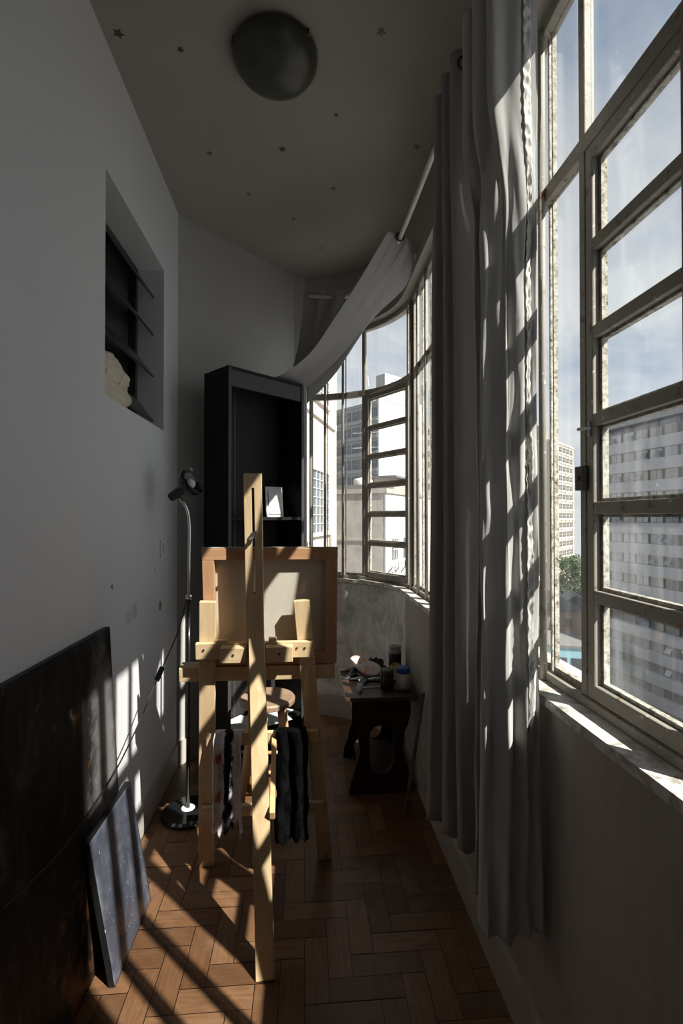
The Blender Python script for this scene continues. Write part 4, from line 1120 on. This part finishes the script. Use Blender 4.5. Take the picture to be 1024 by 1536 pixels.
for (a, b) in (((.35, -4.2), (.95, -4.0)), ((.35, -4.5), (1.0, -4.28)), ((1.3, -4.3), (1.3, -3.95)), ((1.3, -4.3), (1.9, -4.1)), ((1.9, -4.1), (1.9, -3.8)), ((2.2, -4.4), (2.9, -4.15)), ((2.9, -4.15), (2.9, -3.8)), ((.4, -4.8), (1.5, -4.5))):
    m.bar((gw + .065, a[0], GT + a[1]), (gw + .065, b[0], GT + b[1]), .02, .09, (1, 0, 0))
m.build('graffiti', 'graffiti', G_, local=True)
m = M(); m.lathe([(0, 0), (.55, .0), (.56, .8), (.5, .9), (0, 1.0)], (.8, 3.0, GT), 20); m.build('water_tank', 'dish_white', G_, local=True, smooth=True)
wb(G_, (-.5, 2.0, GT), (1.9, 5.5, GT + .5), 'tank_base', 'concrete_dark')
sd_ = thing('satellite_dish', (1.42, 26.6, GZ + GT + .02), 'white satellite dish on the roof of the low stained building', 'satellite dish')
m = M(); m.lathe([(0, .06), (.14, .05), (.30, .0), (.31, -.01), (.15, .035), (0, .045)], (1.42, 26.55, GZ + GT + .55), 24, (-.3, -.9, .45)); m.build('dish', 'dish_white', sd_, smooth=True)
m = M(); m.tube([(1.42, 26.6, GZ + GT + .12), (1.42, 26.6, GZ + GT + .5)], .03, 8); m.build('mast', 'antenna', sd_)
# antenna rods over that roof
an = thing('roof_antenna', (3.75, 30.5, GZ + GT), 'thin rooftop aerial with two long white crossbars above the low building', 'antenna')
m = M(); m.tube([(3.75, 30.5, GZ + GT + .0), (3.75, 30.5, GZ + GT + 4.4)], .02, 6); m.build('mast', 'antenna', an)
for z in (3.05, 4.0):
    m = M(); m.tube([(3.05, 30.8, GZ + GT + z), (4.9, 30.1, GZ + GT + z + .02)], .022, 6); m.build('crossbar', 'antenna', an)

# F: tower and low roofs seen between the thin mullions
F_ = bld('distant_tower', (29.5, 131, GZ), -14, 'distant narrow beige tower glimpsed between thin mullions left of curtain')
FT = 30 + 26.5
wb(F_, (0, 0, 0), (5.2, 9, FT), 'wall', 'cream_facade'); wb(F_, (5.2, -.1, 0), (5.4, 9, FT), 'side_wall', 'white_facade'); wb(F_, (-2.6, 3, 0), (0, 9, FT - 3), 'side_block', 'white_facade')
m = M(); m.box((0, -.1, 0), (1.6, 0, 1.6)); s_ = m.build('window', 'window_dark', F_, local=True)
copies(s_, [(.6 + 2.4 * c, 0, FT - 3 * r - 2.6) for c in range(2) for r in range(12)], 30)
H_ = bld('rooftop_building', (9.4, 46, GZ), -30, 'grey low building under the distant tower, seen between mullions left of curtain')
wb(H_, (0, 0, 0), (6.5, 8, 30 - 1.6), 'wall', 'low_wall_pale'); wb(H_, (-.1, -.1, 30 - 1.6), (6.6, 8, 30 - 1.3), 'roof', 'roof_grey'); wb(H_, (1.2, 2.5, 30 - 1.3), (4.6, 6.5, 31.6), 'roof_house', 'low_wall'); wb(H_, (1.0, 2.3, 31.6), (4.8, 6.7, 31.8), 'roof_slab', 'concrete_dark')
m = M(); m.box((0, -.06, 0), (1.2, 0, 1.5)); s_ = m.build('window', 'window_dark', H_, local=True); copies(s_, [(.6 + 1.9 * c, 0, 30 - 4.2 - 3 * r) for c in range(3) for r in range(3)], 20)

# C: things low in the street below the near window
def house(name, x, y, zt, w, d, ang, wallm, label, roof=None, pitch=0.):
    h = bld(name, (x, y, GZ), ang, label)
    H = zt - GZ
    wb(h, (0, 0, 0), (w, d, H), 'wall', wallm)
    if pitch:
        m = M(); m.prism([(-.4, H), (w + .4, H), (w / 2, H + pitch)], lambda a, b: (a, -.3, b), lambda a, b: (a, d + .3, b)); m.build('roof', roof, h, local=True)
    else: wb(h, (-.15, -.15, H), (w + .15, d + .15, H + .25), 'roof', roof or wallm)
    m = M(); m.box((0, -.06, 0), (1.0, 0, 1.3)); s_ = m.build('window', 'window_dark', h, local=True); copies(s_, [(w * .2, 0, H - 2.4), (w * .6, 0, H - 2.4)], 9)
    return h
house('turquoise_house', 27.2, 52, -13.0, 3.6, 7, -20, 'turquoise_wall', 'turquoise painted building low beside the window post', 'concrete_dark')
house('brown_house', 36.2, 74, -13.4, 7.5, 9, -12, 'brown_wall', 'brown building with dark pitched roof behind the turquoise one', 'roof_grey', 2.4)
house('tan_house', 31.0, 66, -14.0, 2.8, 7, -30, 'brown_wall', 'narrow tan building left of the dark pitched roof', 'cream_facade')
house('shed_building', 45.5, 84, -14.5, 6, 6, -20, 'roof_grey', 'long dark roofed building in front of the street trees', 'roof_grey', 2.)
house('white_house', 46.5, 100, -12.2, 4, 8, -25, 'white_facade', 'small white building near the foot of the cream tower', 'white_facade')

def tree(x, y, z0, h, r, mat, label, n, seed):
    rs = random.Random(seed); t = thing('tree', (x, y, z0), label, 'tree', group='street trees')
    m = M(); m.tube([(x, y, z0), (x + .2, y, z0 + h * .55)], [.4, .25], 8); m.build('trunk', 'bark', t, smooth=True)
    m = M(); blobs = []
    for _ in range(14):
        a = rs.uniform(0, 6.28); q = rs.uniform(0, .75) * r; blobs.append((x + q * math.cos(a), y + q * math.sin(a), z0 + h * .62 + rs.uniform(-.3, .42) * h * .62, rs.uniform(.28, .5) * r))
    for _ in range(n):
        bx_, by_, bz_, br = rs.choice(blobs); d = Vector((rs.gauss(0, 1), rs.gauss(0, 1), rs.gauss(0, 1))).normalized()
        c = Vector((bx_, by_, bz_)) + d * br * rs.uniform(.75, 1.05); u = d.orthogonal().normalized(); w = d.cross(u); s = rs.uniform(.16, .34); t1 = (u + d * rs.uniform(-.7, .7)).normalized() * s; t2 = (w + d * rs.uniform(-.7, .7)).normalized() * s
        b = len(m.v); m.v += [c - t1, c + t2 * .6, c + t1, c - t2 * .6]; m.f.append([b, b + 1, b + 2, b + 3]); m.mi.append(0)
    m.build('foliage', mat, t, local=False)
tree(66.5, 118, -24, 16.2, 6.0, 'foliage', 'bright rounded tree crown at the foot of the cream tower', 5000, 1)
tree(60.0, 104, -24, 11.5, 4.6, 'foliage_dark', 'dark tree between the rounded crown and the window post', 4000, 2)
tree(54.0, 93, -24, 9.0, 3.2, 'foliage_dark', 'smaller dark tree lowest in the street behind the roofs', 3000, 3)
tree(26.4, 47.0, -24, 6.0, 2.4, 'foliage', 'low green shrubbery tree at the foot of the turquoise building', 2500, 4)
m = M(); m.box((-120, 5, GZ - .5), (260, 320, GZ + 4)); struct('ground_outside', m, 'street_ground')

# ------------------------------------------------------------------ light, sky, camera
sd3 = Vector((-1, .96, -1.38)).normalized()
L = bpy.data.lights.new('sun', 'SUN'); L.energy = 11.5; L.angle = R(.55); L.color = (1, .955, .88)
lo = bpy.data.objects.new('sun', L); COL.objects.link(lo); lo.rotation_euler = sd3.to_track_quat('-Z', 'Y').to_euler(); lo.location = (10, -10, 14)

wd = bpy.data.worlds.new('sky'); sc.world = wd; wd.use_nodes = True
t = NT(wd); t.n.clear(); out = t.add('ShaderNodeOutputWorld')
tc = t.n.new('ShaderNodeTexCoord')
sx = t.add('ShaderNodeSeparateXYZ', {0: tc.outputs['Generated']})
den = t.math('ADD', t.math('MAXIMUM', sx.outputs[2], 0.), .32)
cv_ = t.add('ShaderNodeCombineXYZ', {0: t.math('DIVIDE', sx.outputs[0], den), 1: t.math('DIVIDE', sx.outputs[1], den), 2: 0.})
n1 = t.noise(cv_.outputs[0], 2.6, 9, .58, .35)
n2 = t.noise(cv_.outputs[0], .8, 4, .5)
cl_ = t.ramp(t.math('ADD', t.math('MULTIPLY', n1, .75), t.math('MULTIPLY', n2, .25)), [(.36, 0.), (.54, 1.)])
skyc = t.ramp(sx.outputs[2], [(.0, (.70, .76, .85)), (.25, (.54, .62, .75)), (.7, (.33, .41, .56))])
clc = t.ramp(sx.outputs[2], [(.0, (.90, .91, .94)), (.35, (.86, .88, .91)), (.7, (.56, .59, .66))])
c = t.mix(cl_, skyc, clc)
c = t.mix(t.ramp(sx.outputs[2], [(.49, 0.), (.5, 0.)]), c, c)
bg = t.add('ShaderNodeBackground', {'Color': c, 'Strength': 1.0})
t.l.new(bg.outputs[0], out.inputs[0])

cam = bpy.data.cameras.new('camera'); cam.lens = 17; cam.sensor_width = 36; cam.sensor_fit = 'AUTO'; cam.clip_start = .02; cam.clip_end = 600
co = bpy.data.objects.new('camera', cam); COL.objects.link(co); co.location = (0, 0, 1.4); co.rotation_euler = (R(90 + .6), 0, R(-4.34))
sc.camera = co
vs = sc.view_settings; vs.view_transform = 'Standard'; vs.look = 'None'; vs.exposure = 0.; vs.gamma = 1.; vs.use_curve_mapping = False
cy = sc.cycles
cy.use_denoising = True; cy.max_bounces = 10; cy.diffuse_bounces = 5; cy.transparent_max_bounces = 24; cy.glossy_bounces = 4; cy.sample_clamp_indirect = 6
cy.caustics_reflective = False; cy.caustics_refractive = False
try: cy.denoiser = 'OPENIMAGEDENOISE'
except Exception: pass
